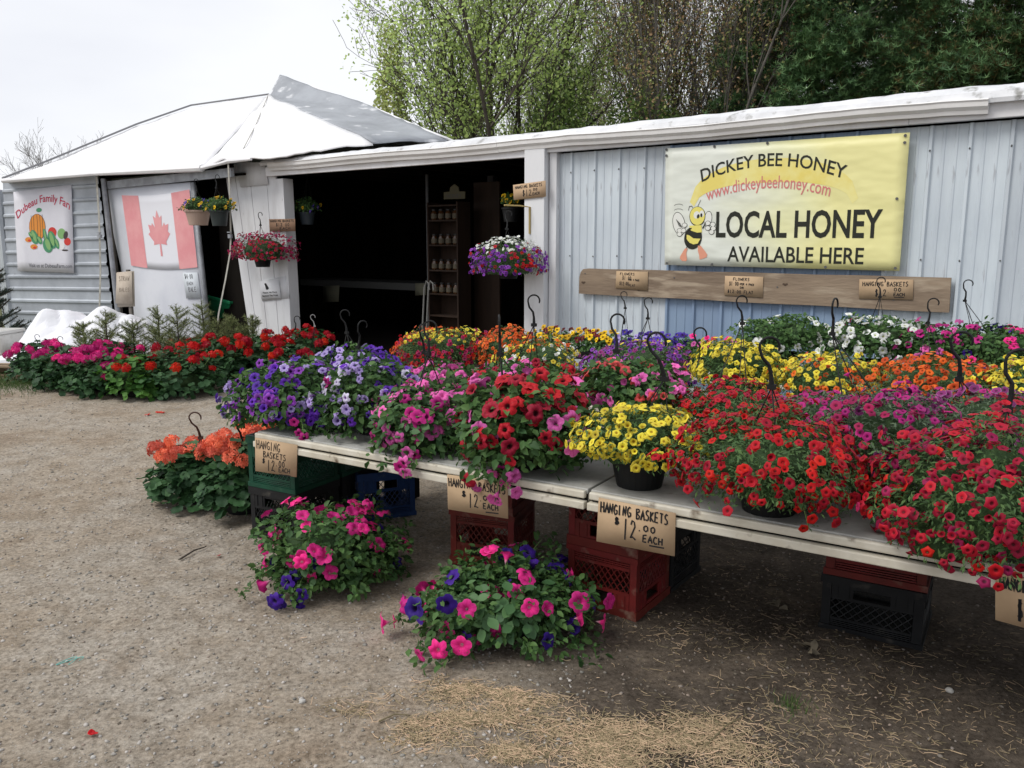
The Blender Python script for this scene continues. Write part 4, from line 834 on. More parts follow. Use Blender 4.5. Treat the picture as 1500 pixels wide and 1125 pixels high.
for s, t, rr in [(.015, .55, .014), (.205, .62, .018), (.215, .5, .01), (.62, .35, .014), (.2, .75, .01)]:
    c = pf(s, t, .001); mb.add([c+Vector((rr*1.7*math.cos(a_), 0, rr*math.sin(a_)*(.8+.3*math.sin(3*a_)))) for a_ in np.linspace(0, 2*PI, 14, endpoint=False)], [tuple(range(14))])
o = part(mb, 'knots', mat('wood knot', (.075, .05, .035), .8), pk, pa); o['kind'] = 'stuff'
SH = WALL
sign(SH, [(903, 397), (949, 398), (948.5, 426), (901.5, 422)], -.068, 'cardboard_sign', 'cardboard FLOWERS price sign at the left end of the weathered plank', [('FLOWERS', .12, .6, .08, .22, 0), ('$1·00', .2, .5, .28, .48, 0), ('PER 4 PACK', .4, .75, .42, .52, .03), ('$12·00', .12, .42, .6, .8, 0), ('FLAT', .42, .62, .72, .84, 0)], wid=.0042)
sign(SH, [(1062, 404), (1118, 405.5), (1117, 436), (1061, 432.5)], -.068, 'cardboard_sign', 'cardboard FLOWERS price sign near the middle of the weathered plank', [('FLOWERS', .22, .66, .08, .22, 0), ('$1·00', .12, .38, .28, .48, 0), ('-PER 4 PACK', .38, .78, .34, .44, .03), ('OR', .4, .52, .52, .62, 0), ('$12·00 FLAT', .08, .76, .7, .86, .02)], wid=.0046)
sign(SH, [(1259, 409), (1338, 409.5), (1337, 439), (1258, 437.5)], -.068, 'cardboard_sign', 'cardboard HANGING BASKETS price sign near the right end of the weathered plank', [('HANGING BASKETS', .06, .92, .12, .34, 0), ('$12·', .3, .6, .5, .85, 0), ('00', .65, .8, .42, .6, 0), ('EACH', .65, .86, .68, .84, 0), ('_', .64, .88, .8, .9, 0)], wid=.0055)
sign(SH, [(751.5, 271), (799, 264.5), (799.5, 288), (752.5, 293)], -.15, 'cardboard_sign', 'tan HANGING BASKETS sign sticking out from the white post of the opening', [('HANGING BASKETS', .06, .9, .1, .3, 0), ('$12', .28, .58, .42, .82, 0), ('00', .62, .76, .38, .55, 0), ('EACH', .6, .82, .64, .82, 0)], wid=.006)
sign(SH, [(394, 321), (432, 320.5), (432.5, 338.5), (395, 339.5)], -.075, 'cardboard_sign', 'dark brown cardboard price sign above the magenta hanging basket', [('HANGING BASKETS', .04, .96, .06, .24, 0), ('$12 00', .26, .8, .34, .58, 0), ('EACH', .4, .84, .66, .86, 0)], wid=.007, m=mat('brown cardboard', (.25, .155, .10), .85))
def nodog(f, mb):
    for pts in ([(.24, .12), (.34, .1), (.38, .2), (.46, .4), (.4, .48), (.3, .46), (.28, .25)],): poly_print(f, mb, pts, .0015)
    print_type(f, mb, 'Please, No Dogs', .12, .84, .68, .1, bold=.02, out=.0015); print_type(f, mb, 'Beyond This Point', .08, .88, .86, .1, bold=.02, out=.0015)
sign(SH, [(380, 413), (408, 410.5), (411.5, 437), (383, 438.5)], -.062, 'paper_notice', 'white paper notice with a small dark figure on the leaning white boards', [], m=paper, th=.001, cat='notice', extra=nodog)
# ================================================================== ROUND TARPED BUILDING
yr = empty('tarped_building', tuple((v0+v2)/2*np.array([1, 1, 0])), 0, 'low many sided building with white tarp roof and grey corrugated wall', 'building')
yo = Vector(yr.location)
def yput(o): o.location = -yo; return o
def yframe(o, fr): o.parent = yr; o.location = Vector(fr.o)-yo; o.rotation_euler = (0, 0, fr.rz); return o
fa = Face.px(YA, [(4, 266), (143.5, 256.5), (172, 520), (17, 512)], 0)
rows = 14
for i in range(rows):
    t0, t1 = i/rows, (i+1)/rows; b = MB(); dt = t1-t0; r_end = 1+random.uniform(-.004, .012)
    pr_ = [(t0, 0), (t0+dt*.62, 0), (t0+dt*.72, .022), (t0+dt*.86, .022), (t0+dt*.98, .001), (t0+dt*1.02, .0)]
    for t, o_ in pr_: b.v += [tuple(fa(0, t, o_)), tuple(fa(r_end, t, o_)), tuple(fa(0, t, o_-.006)), tuple(fa(r_end, t, o_-.006))]
    for j in range(len(pr_)-1): k = 4*j; b.f += [(k, k+1, k+5, k+4), (k+2, k+6, k+7, k+3), (k+1, k+3, k+7, k+5), (k, k+4, k+6, k+2)]
    yframe(b.build('siding_sheet', corr), YA)
pole_m = mat('grey pole', (.33, .35, .38), .5, (.22, .23, .25), 6)
pp = [YB.hit(151, 262, -.02), YB.hit(177, 500, -.05)]; pp.append(pp[0]+(pp[1]-pp[0])*(pp[0].z/(pp[0].z-pp[1].z)))
b = MB(); b.tube([pp[0], pp[2]], .035, 10); yframe(b.build('leaning_pole', pole_m), YB)
pq = [Vector(p)+Vector((-.07, .09, 0)) for p in (pp[0], pp[2])]; b = MB(); b.tube(pq, .03, 4); yframe(b.build('leaning_pole', bark_pale), YB)
def ybeam(uv0, uv1, y, h, d, m, name): a_, c_ = YB.hit(*uv0, y), YB.hit(*uv1, y); b = MB(); b.prism([a_, c_, c_-Vector((0, 0, h)), a_-Vector((0, 0, h))], (0, d, 0)); yframe(b.build(name, m), YB)
ybeam((152, 266), (338, 246), .02, .11, .05, pole_m, 'beam'); ybeam((145, 258), (338, 239), .15, .05, .05, dark_in, 'beam')
ff = Face.px(YB, [(151, 276), (278, 267), (306, 522), (206, 522)], .06); yframe(sheet(ff, 4, 6, .02, 'white_panel', mat('white sheet panel', (.66, .68, .73), .4, (.58, .6, .66), 1.2, bump=.06, bscale=6, grain=((.45, .44, .42), 11, .72))), YB)
fe = Face.px(YB, [(278.4, 267), (282.5, 267), (310, 522), (306.5, 522)], .05); yframe(sheet(fe, 1, 1, .04, 'panel_edge', pole_m), YB)
ring = [v0*np.array([1, 1, 0]), np.array([-9.9, 16, 0]), np.array([-9, 19.5, 0]), np.array([-5, 21.5, 0]), np.array([-1, 19, 0]), np.array([.5, 15.5, 0]), WALL.o+WALL.x*(XL-2.4)+WALL.y*4.5]
for i in range(len(ring)-1):
    a_, c_ = Vector(ring[i]), Vector(ring[i+1]); d = (c_-a_).normalized(); nn_ = Vector((-d.y, d.x, 0))*.05; b = MB(); b.prism([a_, c_, c_+Vector((0, 0, 2.55)), a_+Vector((0, 0, 2.55))], nn_); yput(b.build('rear_wall', corr, yr))
b = MB(); b.prism([(-.6, 1.7, 0), (2.15, 1.7, 0), (2.15, 1.7, 2.75), (-.6, 1.7, 2.75)], (0, .05, 0)); yframe(b.build('added_dark_partition', dark_in), YB)  # dark partition added behind the open gap to keep it dark
b = MB(); b.prism([(-.6, .22, 2.42), (3.1, .22, 2.42), (3.1, 1.7, 2.5), (-.6, 1.7, 2.5)], (0, 0, .03)); yframe(b.build('added_dark_ceiling', dark_in), YB)  # dark cover added over the gap against light leaking under the roof
b = MB(); b.prism([(-.1, .1, 0), (-.1, 1.7, 0), (-.1, 1.7, 2.5), (-.1, .1, 2.5)], (-.04, 0, 0)); yframe(b.build('added_dark_partition', dark_in), YB)
# roof tarps
D3 = lambda u, v, Y: Vector(depth_at(u, v, Y))
E0, E1, E2, E3, E4 = D3(4, 265, 12.8), D3(137, 254.5, 12.3), D3(296, 246, 11.1), D3(330, 236, 10.75), D3(395, 232, 10.35)
A_, A2, S3, S2, S1 = D3(394, 141, 16), D3(410, 110, 16.8), D3(280, 158, 16.3), D3(200, 186, 15.4), D3(70, 240, 13.8)
G_, R_, R2, Fn = D3(546, 208, 10.05), D3(655, 203, 11.2), D3(551, 158, 14.2), D3(401, 131, 16.4)
B1, B2, B3, B4 = Vector((1, 15.5, 2.55)), Vector((-1, 19.6, 2.6)), Vector((-5, 22, 2.6)), Vector((-9.6, 19.6, 2.55))
def tarp(tris, name, m, cuts=9, amp=.05, seed=0):
    bm = bmesh.new()
    for t in tris: vs = [bm.verts.new(p-yo) for p in t]; bm.faces.new(vs)
    bmesh.ops.remove_doubles(bm, verts=bm.verts, dist=1e-4); bmesh.ops.subdivide_edges(bm, edges=bm.edges, cuts=cuts, use_grid_fill=True); bmesh.ops.recalc_face_normals(bm, faces=bm.faces)
    up = sum(f.normal.z for f in bm.faces)
    if up < 0: bmesh.ops.reverse_faces(bm, faces=bm.faces)
    for q in bm.verts: q.co.z += amp*(noise.noise(q.co*.9+Vector((seed, 0, 0)))*.5+noise.noise(q.co*3.1)*.3+.18*noise.noise(q.co*8))-(.0)
    me = bpy.data.meshes.new(name); bm.to_mesh(me); bm.free(); me.materials.append(m); me.polygons.foreach_set('use_smooth', [True]*len(me.polygons)); o = link(name, me, yr)
    s_ = o.modifiers.new('thickness', 'SOLIDIFY'); s_.thickness = .02; s_.offset = -1; return o
E1b = E1+Vector((0, 0, .0))
tarp([(A_, E0, E1), (A_, E1, E2), (A_, E0, S1), (A_, S1, S2), (A_, S2, S3)], 'roof_tarp', tarp_white, 11, .08)
tarp([(A_+Vector((0, 0, .02)), E2, E3), (A_+Vector((0, 0, .02)), E3, E4), (A_+Vector((0, 0, .02)), E4, G_)], 'roof_tarp', tarp_white, 11, .10, 5)
tarp([(A_, G_, R_), (A_, R_, R2), (A_, R2, A2), (A_, A2, Fn)], 'roof_tarp', tarp_grey, 11, .06, 9)
tarp([(A2, R2, B1), (R2, R_, B1), (A2, B1, B2), (A2, B2, A_), (A_, B2, B3), (A_, B3, S3), (S3, B3, B4), (S3, B4, S2), (S2, B4, S1), (S1, B4, E0)], 'roof_tarp', tarp_white, 5, .04, 2)
b = MB(); b.tube([E0-yo+Vector((0, 0, .04)), S1-yo+Vector((0, 0, .05)), S2-yo+Vector((0, 0, .05)), S3-yo+Vector((0, 0, .05)), A_-yo+Vector((0, 0, .04))], .016, 5); b.build('ridge_cord', mat('grey cord', (.2, .2, .21), .8), yr)
# overhanging rolled tarp edge
b = MB(); b.tube([E0-yo, E1-yo, E2-yo], [.035, .03, .05], 8); b.build('tarp_hem', tarp_white, yr)
b = MB(); b.tube([D3(296, 246, 11.05)-yo, D3(318, 241, 10.9)-yo, D3(335, 236, 10.7)-yo, D3(368, 233, 10.5)-yo], [.03, .02, .03, .02], 7); b.build('tarp_hem', tarp_white, yr)
b = MB(); b.tube([A_-yo+Vector((0, -.03, .03)), D3(375, 190, 13)-yo+Vector((0, 0, .07)), D3(356, 225, 11.2)-yo+Vector((0, 0, .05))], .007, 5); b.build('seam_rope', mat('rope', (.4, .39, .36), .8), yr)
# straps holding the roof down
strap_m = mat('webbing strap', (.40, .39, .35), .8, (.3, .29, .26), 20)
def strap(pts, w, name, label, fr=YB, buckle=None):
    P_ = [fr.hit(u, v, y) for u, v, y in pts]; a = P_[-1]; e = frame_thing(fr, a, name, label, 'strap'); mb = MB(); vs = []
    for p in P_: vs += [p+Vector((-w/2, 0, 0)), p+Vector((w/2, 0, 0)), p+Vector((w/2, .004, 0)), p+Vector((-w/2, .004, 0))]
    fs = []
    for i in range(len(P_)-1):
        for j in range(4): fs.append((4*i+j, 4*i+(j+1) % 4, 4*i+4+(j+1) % 4, 4*i+4+j))
    mb.add(vs, fs); part(mb, 'webbing', strap_m, e, a)
    if buckle: c = fr.hit(*buckle); mb = MB(); mb.box(c, (w*2, .03, .05)); mb.box(c+Vector((0, -.01, .05)), (w*2.3, .02, .015)); part(mb, 'buckle', pole_m, e, a)
strap([(141, 258, -.12), (145, 320, -.12), (146, 352, -.12), (147, 395, -.12), (145.5, 455, -.14), (145, 470, -.14)], .045, 'roof_strap', 'pale webbing strap hanging down the corner beside the farm banner', YB, (146, 346, -.13))
strap([(334, 238, -.1), (337, 300, -.1), (338, 345, -.1), (337, 370, -.12), (330, 410, -.2), (320, 460, -.25), (314, 510, -.3)], .028, 'roof_strap', 'pale webbing strap hanging beside the white leaning boards in front of the green cart', YB, (337, 346, -.11))
# farm banner on the corrugated wall
f = Face.px(YA, [(19.5, 281), (104.5, 270.5), (108.5, 400), (26, 397)], -.035); a = Vector(((f.c[2].x+f.c[3].x)/2, -.035, f.c[3].z))
e = frame_thing(YA, a, 'farm_banner', 'white vinyl banner with red arched Dubeau Family Farm lettering and printed vegetables', 'banner')
vin = mat('white vinyl', (.70, .70, .76), .45, (.65, .65, .71), 3, bump=.12, bscale=5); shift(sheet(f, 6, 8, .003, 'vinyl_sheet', vin, e), a)
mb = MB(); print_type(f, mb, 'Dubeau Family Farr', .05, .985, .34, .09, arc=.155, rise=.045, bold=.01, out=.003); mb.v = [(min(v[0], f(1, .5).x-.01), v[1], v[2]) for v in mb.v]; o = mb.build('red_lettering', mat('red print', (.50, .03, .08), .5), e); fix_up(o); o['kind'] = 'stuff'; shift(o, a)
mb = MB(); print_type(f, mb, 'Visit us at DubeauFarm.com', .21, .97, .945, .05, bold=.005, out=.003); o = mb.build('grey_lettering', mat('grey print', (.12, .12, .14), .5), e); fix_up(o); o['kind'] = 'stuff'; shift(o, a)
def g2(x, y): return ((x-15)/680, (y-80)/1010)
og, gn, dg, rd, wt, dk = MB(), MB(), MB(), MB(), MB(), MB()
def bl(mb, cx, cy, rx, ry, lay, rot=0): poly_print(f, mb, disc(*g2(cx, cy), rx/680, ry/1010, 18, rot=rot), .002+.001*lay)
bl(dk, 280, 540, 99, 163, 0); bl(og, 280, 540, 95, 158, 1); bl(dg, 310, 335, 34, 26, 1); bl(rd, 455, 610, 50, 62, 1); bl(gn, 565, 630, 48, 62, 1); bl(dk, 612, 650, 24, 50, 2, .5); bl(rd, 630, 725, 40, 45, 1); bl(wt, 560, 765, 38, 55, 2); bl(dk, 600, 825, 38, 10, 1)
for xx_, ww_ in ((280, 26), (245, 14), (315, 14), (215, 8), (345, 8)): ribbon(dk, [f(*g2(xx_+math.copysign(ww_, xx_-280)*.2*math.cos(t_), 540-150*math.sin(t_)), .005) for t_ in np.linspace(-1.4, 1.4, 9)], .006)
for x_, y_, r_ in ((170, 690, 42), (230, 780, 44)): bl(og, x_, y_, r_, 32, 2); bl(rd, x_+10, y_+10, 20, 14, 3)
for x_, y_, rx, ry, rt in ((240, 660, 44, 95, -.5), (400, 760, 60, 95, -.45), (450, 700, 48, 110, -.35), (370, 640, 20, 80, -.2), (300, 700, 26, 60, -.8), (505, 745, 26, 70, -.5), (205, 640, 18, 60, -.9)): bl(dg, x_, y_, rx, ry, 3, rt); bl(gn, x_, y_-8, rx*.45, ry*.8, 4, rt)
for mbx, nm, mm in ((og, 'printed_pumpkin', mat('pumpkin print', (.70, .27, .05), .5)), (gn, 'printed_peppers', mat('green print', (.22, .42, .16), .5)), (dg, 'printed_corn', mat('leaf print', (.07, .27, .14), .5)), (rd, 'printed_tomatoes', mat('tomato print', (.58, .05, .04), .5)), (wt, 'printed_garlic', mat('garlic print', (.75, .75, .76), .5)), (dk, 'printed_shadows', mat('dark print', (.06, .05, .05), .5))): o = mbx.build(nm, mm, e); fix_up(o); o['kind'] = 'stuff'; shift(o, a)
# flag on the white panel
warp = lambda s, t: (s, t+.035*math.sin(PI*s)*(t*1.2)+.035*math.sin(PI*s)*(1-t)*1.0)
f = Face.px(YB, [(178.5, 286), (277.5, 277.5), (289.5, 391.5), (192.5, 389)], .045, warp); a = Vector(((f.c[2].x+f.c[3].x)/2, .045, f.c[2].z))
e = frame_thing(YB, a, 'canada_flag', 'faded red and white maple leaf flag pinned to the white panel', 'flag')
cw = mat('flag white', (.70, .71, .76), .8, bump=.1, bscale=8); cr_ = mat('faded flag red', (.66, .27, .29), .8, (.70, .33, .34), 3)
shift(sheet(f, 18, 10, .003, 'white_cloth', cw, e), a)
for s0, s1 in ((0, .255), (.74, 1)):
    sub = Face(YB, f.c); w2 = lambda s, t, s0=s0, s1=s1: warp(s0+(s1-s0)*s, t); sub.warp = w2
    V = MB(); nx, ny = 6, 12
    for j in range(ny+1):
        for i in range(nx+1): V.v.append(tuple(sub(i/nx, j/ny, .0025)))
    for j in range(ny):
        for i in range(nx): k = j*(nx+1)+i; V.f.append((k, k+1, k+nx+2, k+nx+1))
    o = V.build('red_band', cr_, e); fix_up(o); o['kind'] = 'stuff'; shift(o, a)
ML = [(0, -1), (.16, -.66), (.36, -.76), (.28, -.25), (.5, -.45), (.57, -.33), (.84, -.38), (.74, -.05), (.9, .05), (.5, .38), (.55, .52), (.06, .46), (.08, 1), (-.08, 1), (-.06, .46), (-.55, .52), (-.5, .38), (-.9, .05), (-.74, -.05), (-.84, -.38), (-.57, -.33), (-.5, -.45), (-.28, -.25), (-.36, -.76), (-.16, -.66)]
mb = MB(); poly_print(f, mb, [(.50+x*.18, .51+y*.31) for x, y in ML], .003); o = mb.build('maple_leaf', cr_, e); fix_up(o); o['kind'] = 'stuff'; shift(o, a)
sign(YB, [(267, 399.5), (289, 399), (294.5, 436.5), (273, 437.5)], .04, 'paper_notice', 'small pale paper price notice for bales on the white panel below the flag', [('$4·00', .12, .68, .06, .24, 0), ('EACH', .2, .62, .36, .48, 0), ('BALE', .24, .78, .56, .74, 0)], m=mat('weathered paper', (.56, .6, .64), .8), th=.002, wid=.008, cat='notice', inkm=ink_grey)
# cardboard on a stake before the panel
f = Face.px(YB, [(171, 399), (193, 397), (194, 445.5), (169, 444.5)], -.9); a = Vector((f.c[2].x, -.9, 0)); e = frame_thing(YB, a, 'stake_sign', 'faded cardboard sign on a wooden stake beside the white tarp heap', 'sign')
old_card = mat('faded cardboard', (.48, .42, .35), .85, (.40, .34, .28), 6); shift(sheet(f, 1, 1, .006, 'board', old_card, e), a)
f2 = Face.px(YB, [(170, 400), (196, 397), (197, 449), (172, 450)], -.885); shift(sheet(f2, 1, 1, .006, 'backing_board', mat('grey card', (.33, .29, .24), .85), e), a)
p0 = YB.hit(186, 395, -.87); mb = MB(); mb.prism([(p0.x-.03, p0.y, 0), (p0.x+.03, p0.y, 0), (p0.x+.03, p0.y+.03, 0), (p0.x-.03, p0.y+.03, 0)], (0, 0, p0.z)); part(mb, 'stake', bark_pale, e, a)
mb = MB(); write(f, [('STRAW', .15, .85, .14, .28, 0), ('BALES', .2, .85, .5, .62, 0)], mb, .008); o = mb.build('lettering', mat('washed ink', (.25, .21, .17), .8), e); fix_up(o); o['kind'] = 'stuff'; shift(o, a)
# green cart in the dark gap
c = YB.w(YB.hit(325, 446, .75)); gc = empty('garden_cart', (c[0], c[1], 0), YB.rz, 'green plastic tub cart standing in the dark gap behind the strap', 'cart'); gcm = mat('green plastic', (.015, .17, .075), .35, spec=.5)
mb = MB(); z0, z1 = .48, .80
vs = [(-.55, -.3, z0), (.5, -.3, z0), (.5, .3, z0), (-.55, .3, z0), (-.75, -.4, z1+.12), (-.45, -.42, z1+.10), (.75, -.42, z1-.08), (.75, .42, z1-.08), (-.45, .42, z1+.1), (-.75, .4, z1+.12)]
mb.add(vs, [(3, 2, 1, 0), (0, 1, 6, 5), (0, 5, 4), (0, 4, 9, 3), (3, 9, 8), (3, 8, 7, 2), (2, 7, 6, 1)]); o = mb.build('tub', gcm, gc); o.modifiers.new('t', 'SOLIDIFY').thickness = .02
mb = MB(); mb.tube([vs[4], vs[5], vs[6], vs[7], vs[8], vs[9], vs[4]], .022, 6); mb.build('rim', gcm, gc)
for yy in (-.36, .36): mb = MB(); mb.tube([(.3, yy-.04, .2), (.3, yy+.04, .2)], .2, 18); mb.build('wheel', black, gc)
mb = MB(); mb.tube([(.3, -.36, .2), (.3, .36, .2)], .015, 8); mb.tube([(.2, 0, .2), (.2, 0, .5)], .03, 6); mb.tube([(-.4, 0, .02), (-.4, 0, .5)], .02, 6); mb.build('chassis', pole_m, gc)
# ================================================================== TREES BEHIND
def grow_tree(seed, stems, height, spread, wob, levels, kids, up, base_r, ang=.5, lean0=.25, frac=(.34, .55)):
    g = random.Random(seed); segs = []; tips = []
    def br(p, d, L_, r, lv):
        n = 5 if lv < 2 else 4; pts = [p.copy()]; rs = [r]; q = p.copy(); dd = d.copy()
        for i in range(n):
            dd = (dd+Vector((g.gauss(0, wob), g.gauss(0, wob), g.gauss(0, wob)+up*.12))).normalized(); q = q+dd*L_/n; pts.append(q.copy()); rs.append(r*(1-.72*(i+1)/n))
            if lv < levels and i >= (1 if lv == 0 else 0):
                for _ in range(kids[lv]):
                    ax = Vector((g.gauss(0, 1), g.gauss(0, 1), g.gauss(0, .5))); ax = (ax-dd*ax.dot(dd)).normalized(); a = ang*g.uniform(.6, 1.35)
                    nd = (dd*math.cos(a)+ax*math.sin(a)+Vector((0, 0, up*.25))).normalized(); br(q.copy(), nd, L_*g.uniform(*frac), rs[-1]*.62, lv+1)
        segs.append((pts, rs, lv))
        if lv >= levels-1: tips.extend([(pts[k], (pts[k]-pts[k-1]).normalized()) for k in range(1, len(pts))])
    for s in range(stems):
        a = 2*PI*s/stems+g.uniform(-.4, .4); k = 0 if stems == 1 else g.uniform(.3, 1)
        d = Vector((math.cos(a)*lean0*k*spread, math.sin(a)*lean0*k*spread, 1)).normalized(); br(Vector((math.cos(a)*.12*k, math.sin(a)*.12*k, 0)), d, height*g.uniform(.8, 1.05), base_r*g.uniform(.6, 1), 0)
    return segs, tips
def tree(name, loc, label, seed, bm, leafs, group=None, **kw):
    root = empty(name, loc, 0, label, 'tree', group); segs, tips = grow_tree(seed, **kw)
    t_, l_ = MB(), MB()
    for pts, rs, lv in segs: (t_ if lv == 0 else l_).tube(pts, [max(r, .006) for r in rs], 7 if lv == 0 else (4 if lv == 1 else 3), cap=False)
    t_.build('trunk', bm, root, smooth=True); o = l_.build('branches', bm, root, smooth=True); o['kind'] = 'stuff'
    g = np.random.default_rng(seed)
    if tips:
        T = np.array([p[:] for p, _ in tips])
        for m, n, sz, jit, tmpl in leafs:
            k = g.integers(0, len(T), n); zz = T[k]+g.normal(size=(n, 3))*jit; tv, tf = tmpl
            V, Fc = scatter(tv, tf, zz, unit(g.normal(size=(n, 3))+[0, 0, .5]), g.normal(size=(n, 3)), sz*g.uniform(.55, 1.25, n))
            o = link('crown', flat_mesh('crown', V, Fc, m, rnd=np.repeat(g.random(n), len(tv))), root); o['kind'] = 'stuff'
    return root
LFT = (np.array([(0, 0, 0), (.5, .32, .08), (1, 0, 0), (.5, -.32, .08)], float), np.array([(0, 1, 3), (1, 2, 3)]))
young = mat('young maple leaf', (.46, .60, .20), .6, rndattr=True, rnd=.3, transl=.6); bud = mat('rust buds', (.52, .37, .21), .7, rndattr=True, rnd=.4, transl=.5); olive = mat('olive young leaf', (.42, .47, .18), .65, rndattr=True, rnd=.35, transl=.4); bushy = mat('bush leaf', (.14, .22, .06), .65, rndattr=True, rnd=.4, transl=.25)
def pos(u, Y): p = depth_at(u, 300, Y); return (p[0], p[1], 0)
tree('maple_tree', pos(722, 22), 'many stemmed maple with fresh yellow green leaves behind the shed roof', 5, bark, [(young, 30000, .105, .2, LFT)], frac=(.3, .5), stems=9, height=8.0, spread=1.5, wob=.11, levels=3, kids=[2, 3, 1], up=.42, base_r=.11, ang=.7)
tree('maple_tree', pos(800, 32), 'thin leafed green maple at the gap between the two big leafy trees', 15, bark, [(young, 14000, .10, .24, LFT)], stems=5, height=7, spread=2.0, wob=.12, levels=3, kids=[3, 2, 1], up=.5, base_r=.07, ang=.55)
tree('budding_tree', pos(1010, 22), 'tall budding tree with rusty brown twigs and upright branches behind the banner', 8, bark_pale, [(bud, 24000, .08, .17, LFT), (olive, 16000, .08, .2, LFT)], stems=11, height=9, spread=1.9, wob=.08, levels=3, kids=[3, 2, 1], frac=(.3, .5), up=.8, base_r=.06, ang=.42)
tree('budding_tree', pos(985, 25), 'slighter olive twigged tree at the left of the rusty budding tree', 18, bark_pale, [(olive, 22000, .07, .18, LFT), (bud, 8000, .06, .18, LFT)], stems=6, height=7.5, spread=2.2, wob=.1, levels=3, kids=[3, 2, 1], up=.6, base_r=.055, ang=.5)
tree('bare_tree', pos(86, 46), 'small bare leafless tree far off beyond the left end of the white roof', 3, bark_pale, [], stems=5, height=5.0, spread=3.4, wob=.12, levels=3, kids=[2, 2, 2], up=.5, base_r=.12, ang=.6)
tree('bare_tree', pos(268, 60), 'tiny bare twigs of a far tree just showing above the white tarp roof', 33, bark_pale, [], stems=2, height=5.6, spread=1.0, wob=.14, levels=2, kids=[2, 2], up=.5, base_r=.07, ang=.5)
tuft_v = []; tuft_f = []
for k in range(7):
    a = k*2.4; d = Vector((math.cos(a), math.sin(a), .5+.3*math.sin(k*1.7))).normalized(); s_ = d.cross(Vector((0, 0, 1))).normalized()*.07; b0 = len(tuft_v); tuft_v += [tuple(-s_), tuple(s_), tuple(d)]; tuft_f.append((b0, b0+1, b0+2))
TUFT = (np.array(tuft_v), np.array(tuft_f))
pine_g = mat('pine needles', (.085, .17, .065), .6, rndattr=True, rnd=.5); pine_b = mat('browned needles', (.10, .085, .028), .7, rndattr=True, rnd=.4)
def pine(loc, label, seed, h, R, low=2.2, n=16000, brown=.15, name='pine_tree'):
    g = np.random.default_rng(seed); rg = random.Random(seed); root = empty(name, loc, 0, label, 'tree'); t_ = MB(); t_.tube([(0, 0, 0), (.05, .1, h*.5), (0, .05, h)], [.22, .14, .03], 8, cap=False); t_.build('trunk', bark, root, smooth=True)
    b = MB(); C_ = []; z = low
    while z < h:
        k = 1-(z-low)/(h-low); L_ = R*(.25+.85*k**.7)*rg.uniform(.75, 1.1)
        for j in range(5):
            a = rg.uniform(0, 2*PI); e = Vector((math.cos(a)*L_, math.sin(a)*L_, z+rg.uniform(.0, .35)*L_*.5)); m_ = Vector((e.x*.5, e.y*.5, z+.05)); l = L_*rg.uniform(.75, 1.1); b.tube([(0, 0, z), m_, e], [.05*k+.012, .03*k+.01, .008], 4, cap=False)
            for i in range(9):
                t = rg.uniform(.25, 1.05); C_.append((Vector((0, 0, z)).lerp(e, t)+Vector((rg.gauss(0, .16), rg.gauss(0, .16), rg.gauss(0, .10))))[:])
        z += h*.028*rg.uniform(.7, 1.3)
    b.build('branches', bark, root)['kind'] = 'stuff'
    C_ = np.array(C_); 
    for m, fr in ((pine_g, 1-brown), (pine_b, brown)):
        nn = int(n*1.7*fr)
        if nn < 10: continue
        cc = C_ if m is pine_g else C_[smooth_noise(C_/h, seed+3, 6) > .12]
        if len(cc) < 5: cc = C_
        k = g.integers(0, len(cc), nn); P = cc[k]+g.normal(size=(nn, 3))*[.22, .22, .13]; V, Fc = scatter(TUFT[0], TUFT[1], P, unit(g.normal(size=(nn, 3))*.5+[0, 0, 1]), g.normal(size=(nn, 3)), .15*g.uniform(.6, 1.3, nn))
        o = link('crown', flat_mesh('crown', V, Fc, m, rnd=np.repeat(g.random(nn), len(TUFT[0]))), root); o['kind'] = 'stuff'
pine(pos(1180, 21), 'dense dark green pine standing right of the rusty budding tree', 41, 11, 2.6, n=26000, brown=.06)
pine(pos(1300, 25), 'dark pine filling the gap above the banner, behind the nearer pines', 42, 12, 3.2, n=24000, brown=.12)
pine(pos(1410, 19), 'shadowy pine with browning inner branches above the right end of the gutter', 43, 11, 2.4, n=24000, brown=.25)
pine(pos(1540, 21), 'pine with brown tinted boughs at the far right above the shed', 44, 10, 2.6, n=20000, brown=.35)
pine(pos(1090, 28), 'bushy dark pine behind the rusty budding tree', 45, 8.5, 2.6, n=16000, brown=.12)
def bushx(loc, label, seed, R, h, m, name='bush', n=9000):
    root = empty(name, loc, 0, label, 'shrub'); g = np.random.default_rng(seed); b = MB()
    for i in range(14): d = shell_dirs(1, .1, g)[0]; b.tube([(0, 0, 0), (d[0]*R*.4, d[1]*R*.4, h*.45), (d[0]*R*.85, d[1]*R*.85, h*(.3+.65*d[2]))], [.04, .02, .006], 4, cap=False)
    b.build('stems', bark, root)['kind'] = 'stuff'; D = shell_dirs(n, -.6, g); P = D*[R, R, h*.5]*(g.uniform(.3, 1, n)**.5*(1+.3*smooth_noise(D, seed)))[:, None]+[0, 0, h*.5]
    V, Fc = scatter(LFT[0], LFT[1], P, g.normal(size=(n, 3)), g.normal(size=(n, 3)), .11*g.uniform(.6, 1.2, n)); link('foliage', flat_mesh('foliage', V, Fc, m, rnd=np.repeat(g.random(n), 4)), root)['kind'] = 'stuff'
bushx(pos(820, 21), 'dense green bush under the right side of the leafy maple', 51, .95, 6.2, bushy, n=5000); bushx(pos(578, 22), 'narrow vine covered brown green trunk under the left side of the maple', 52, .55, 6.9, olive, 'vine_column', 6000)
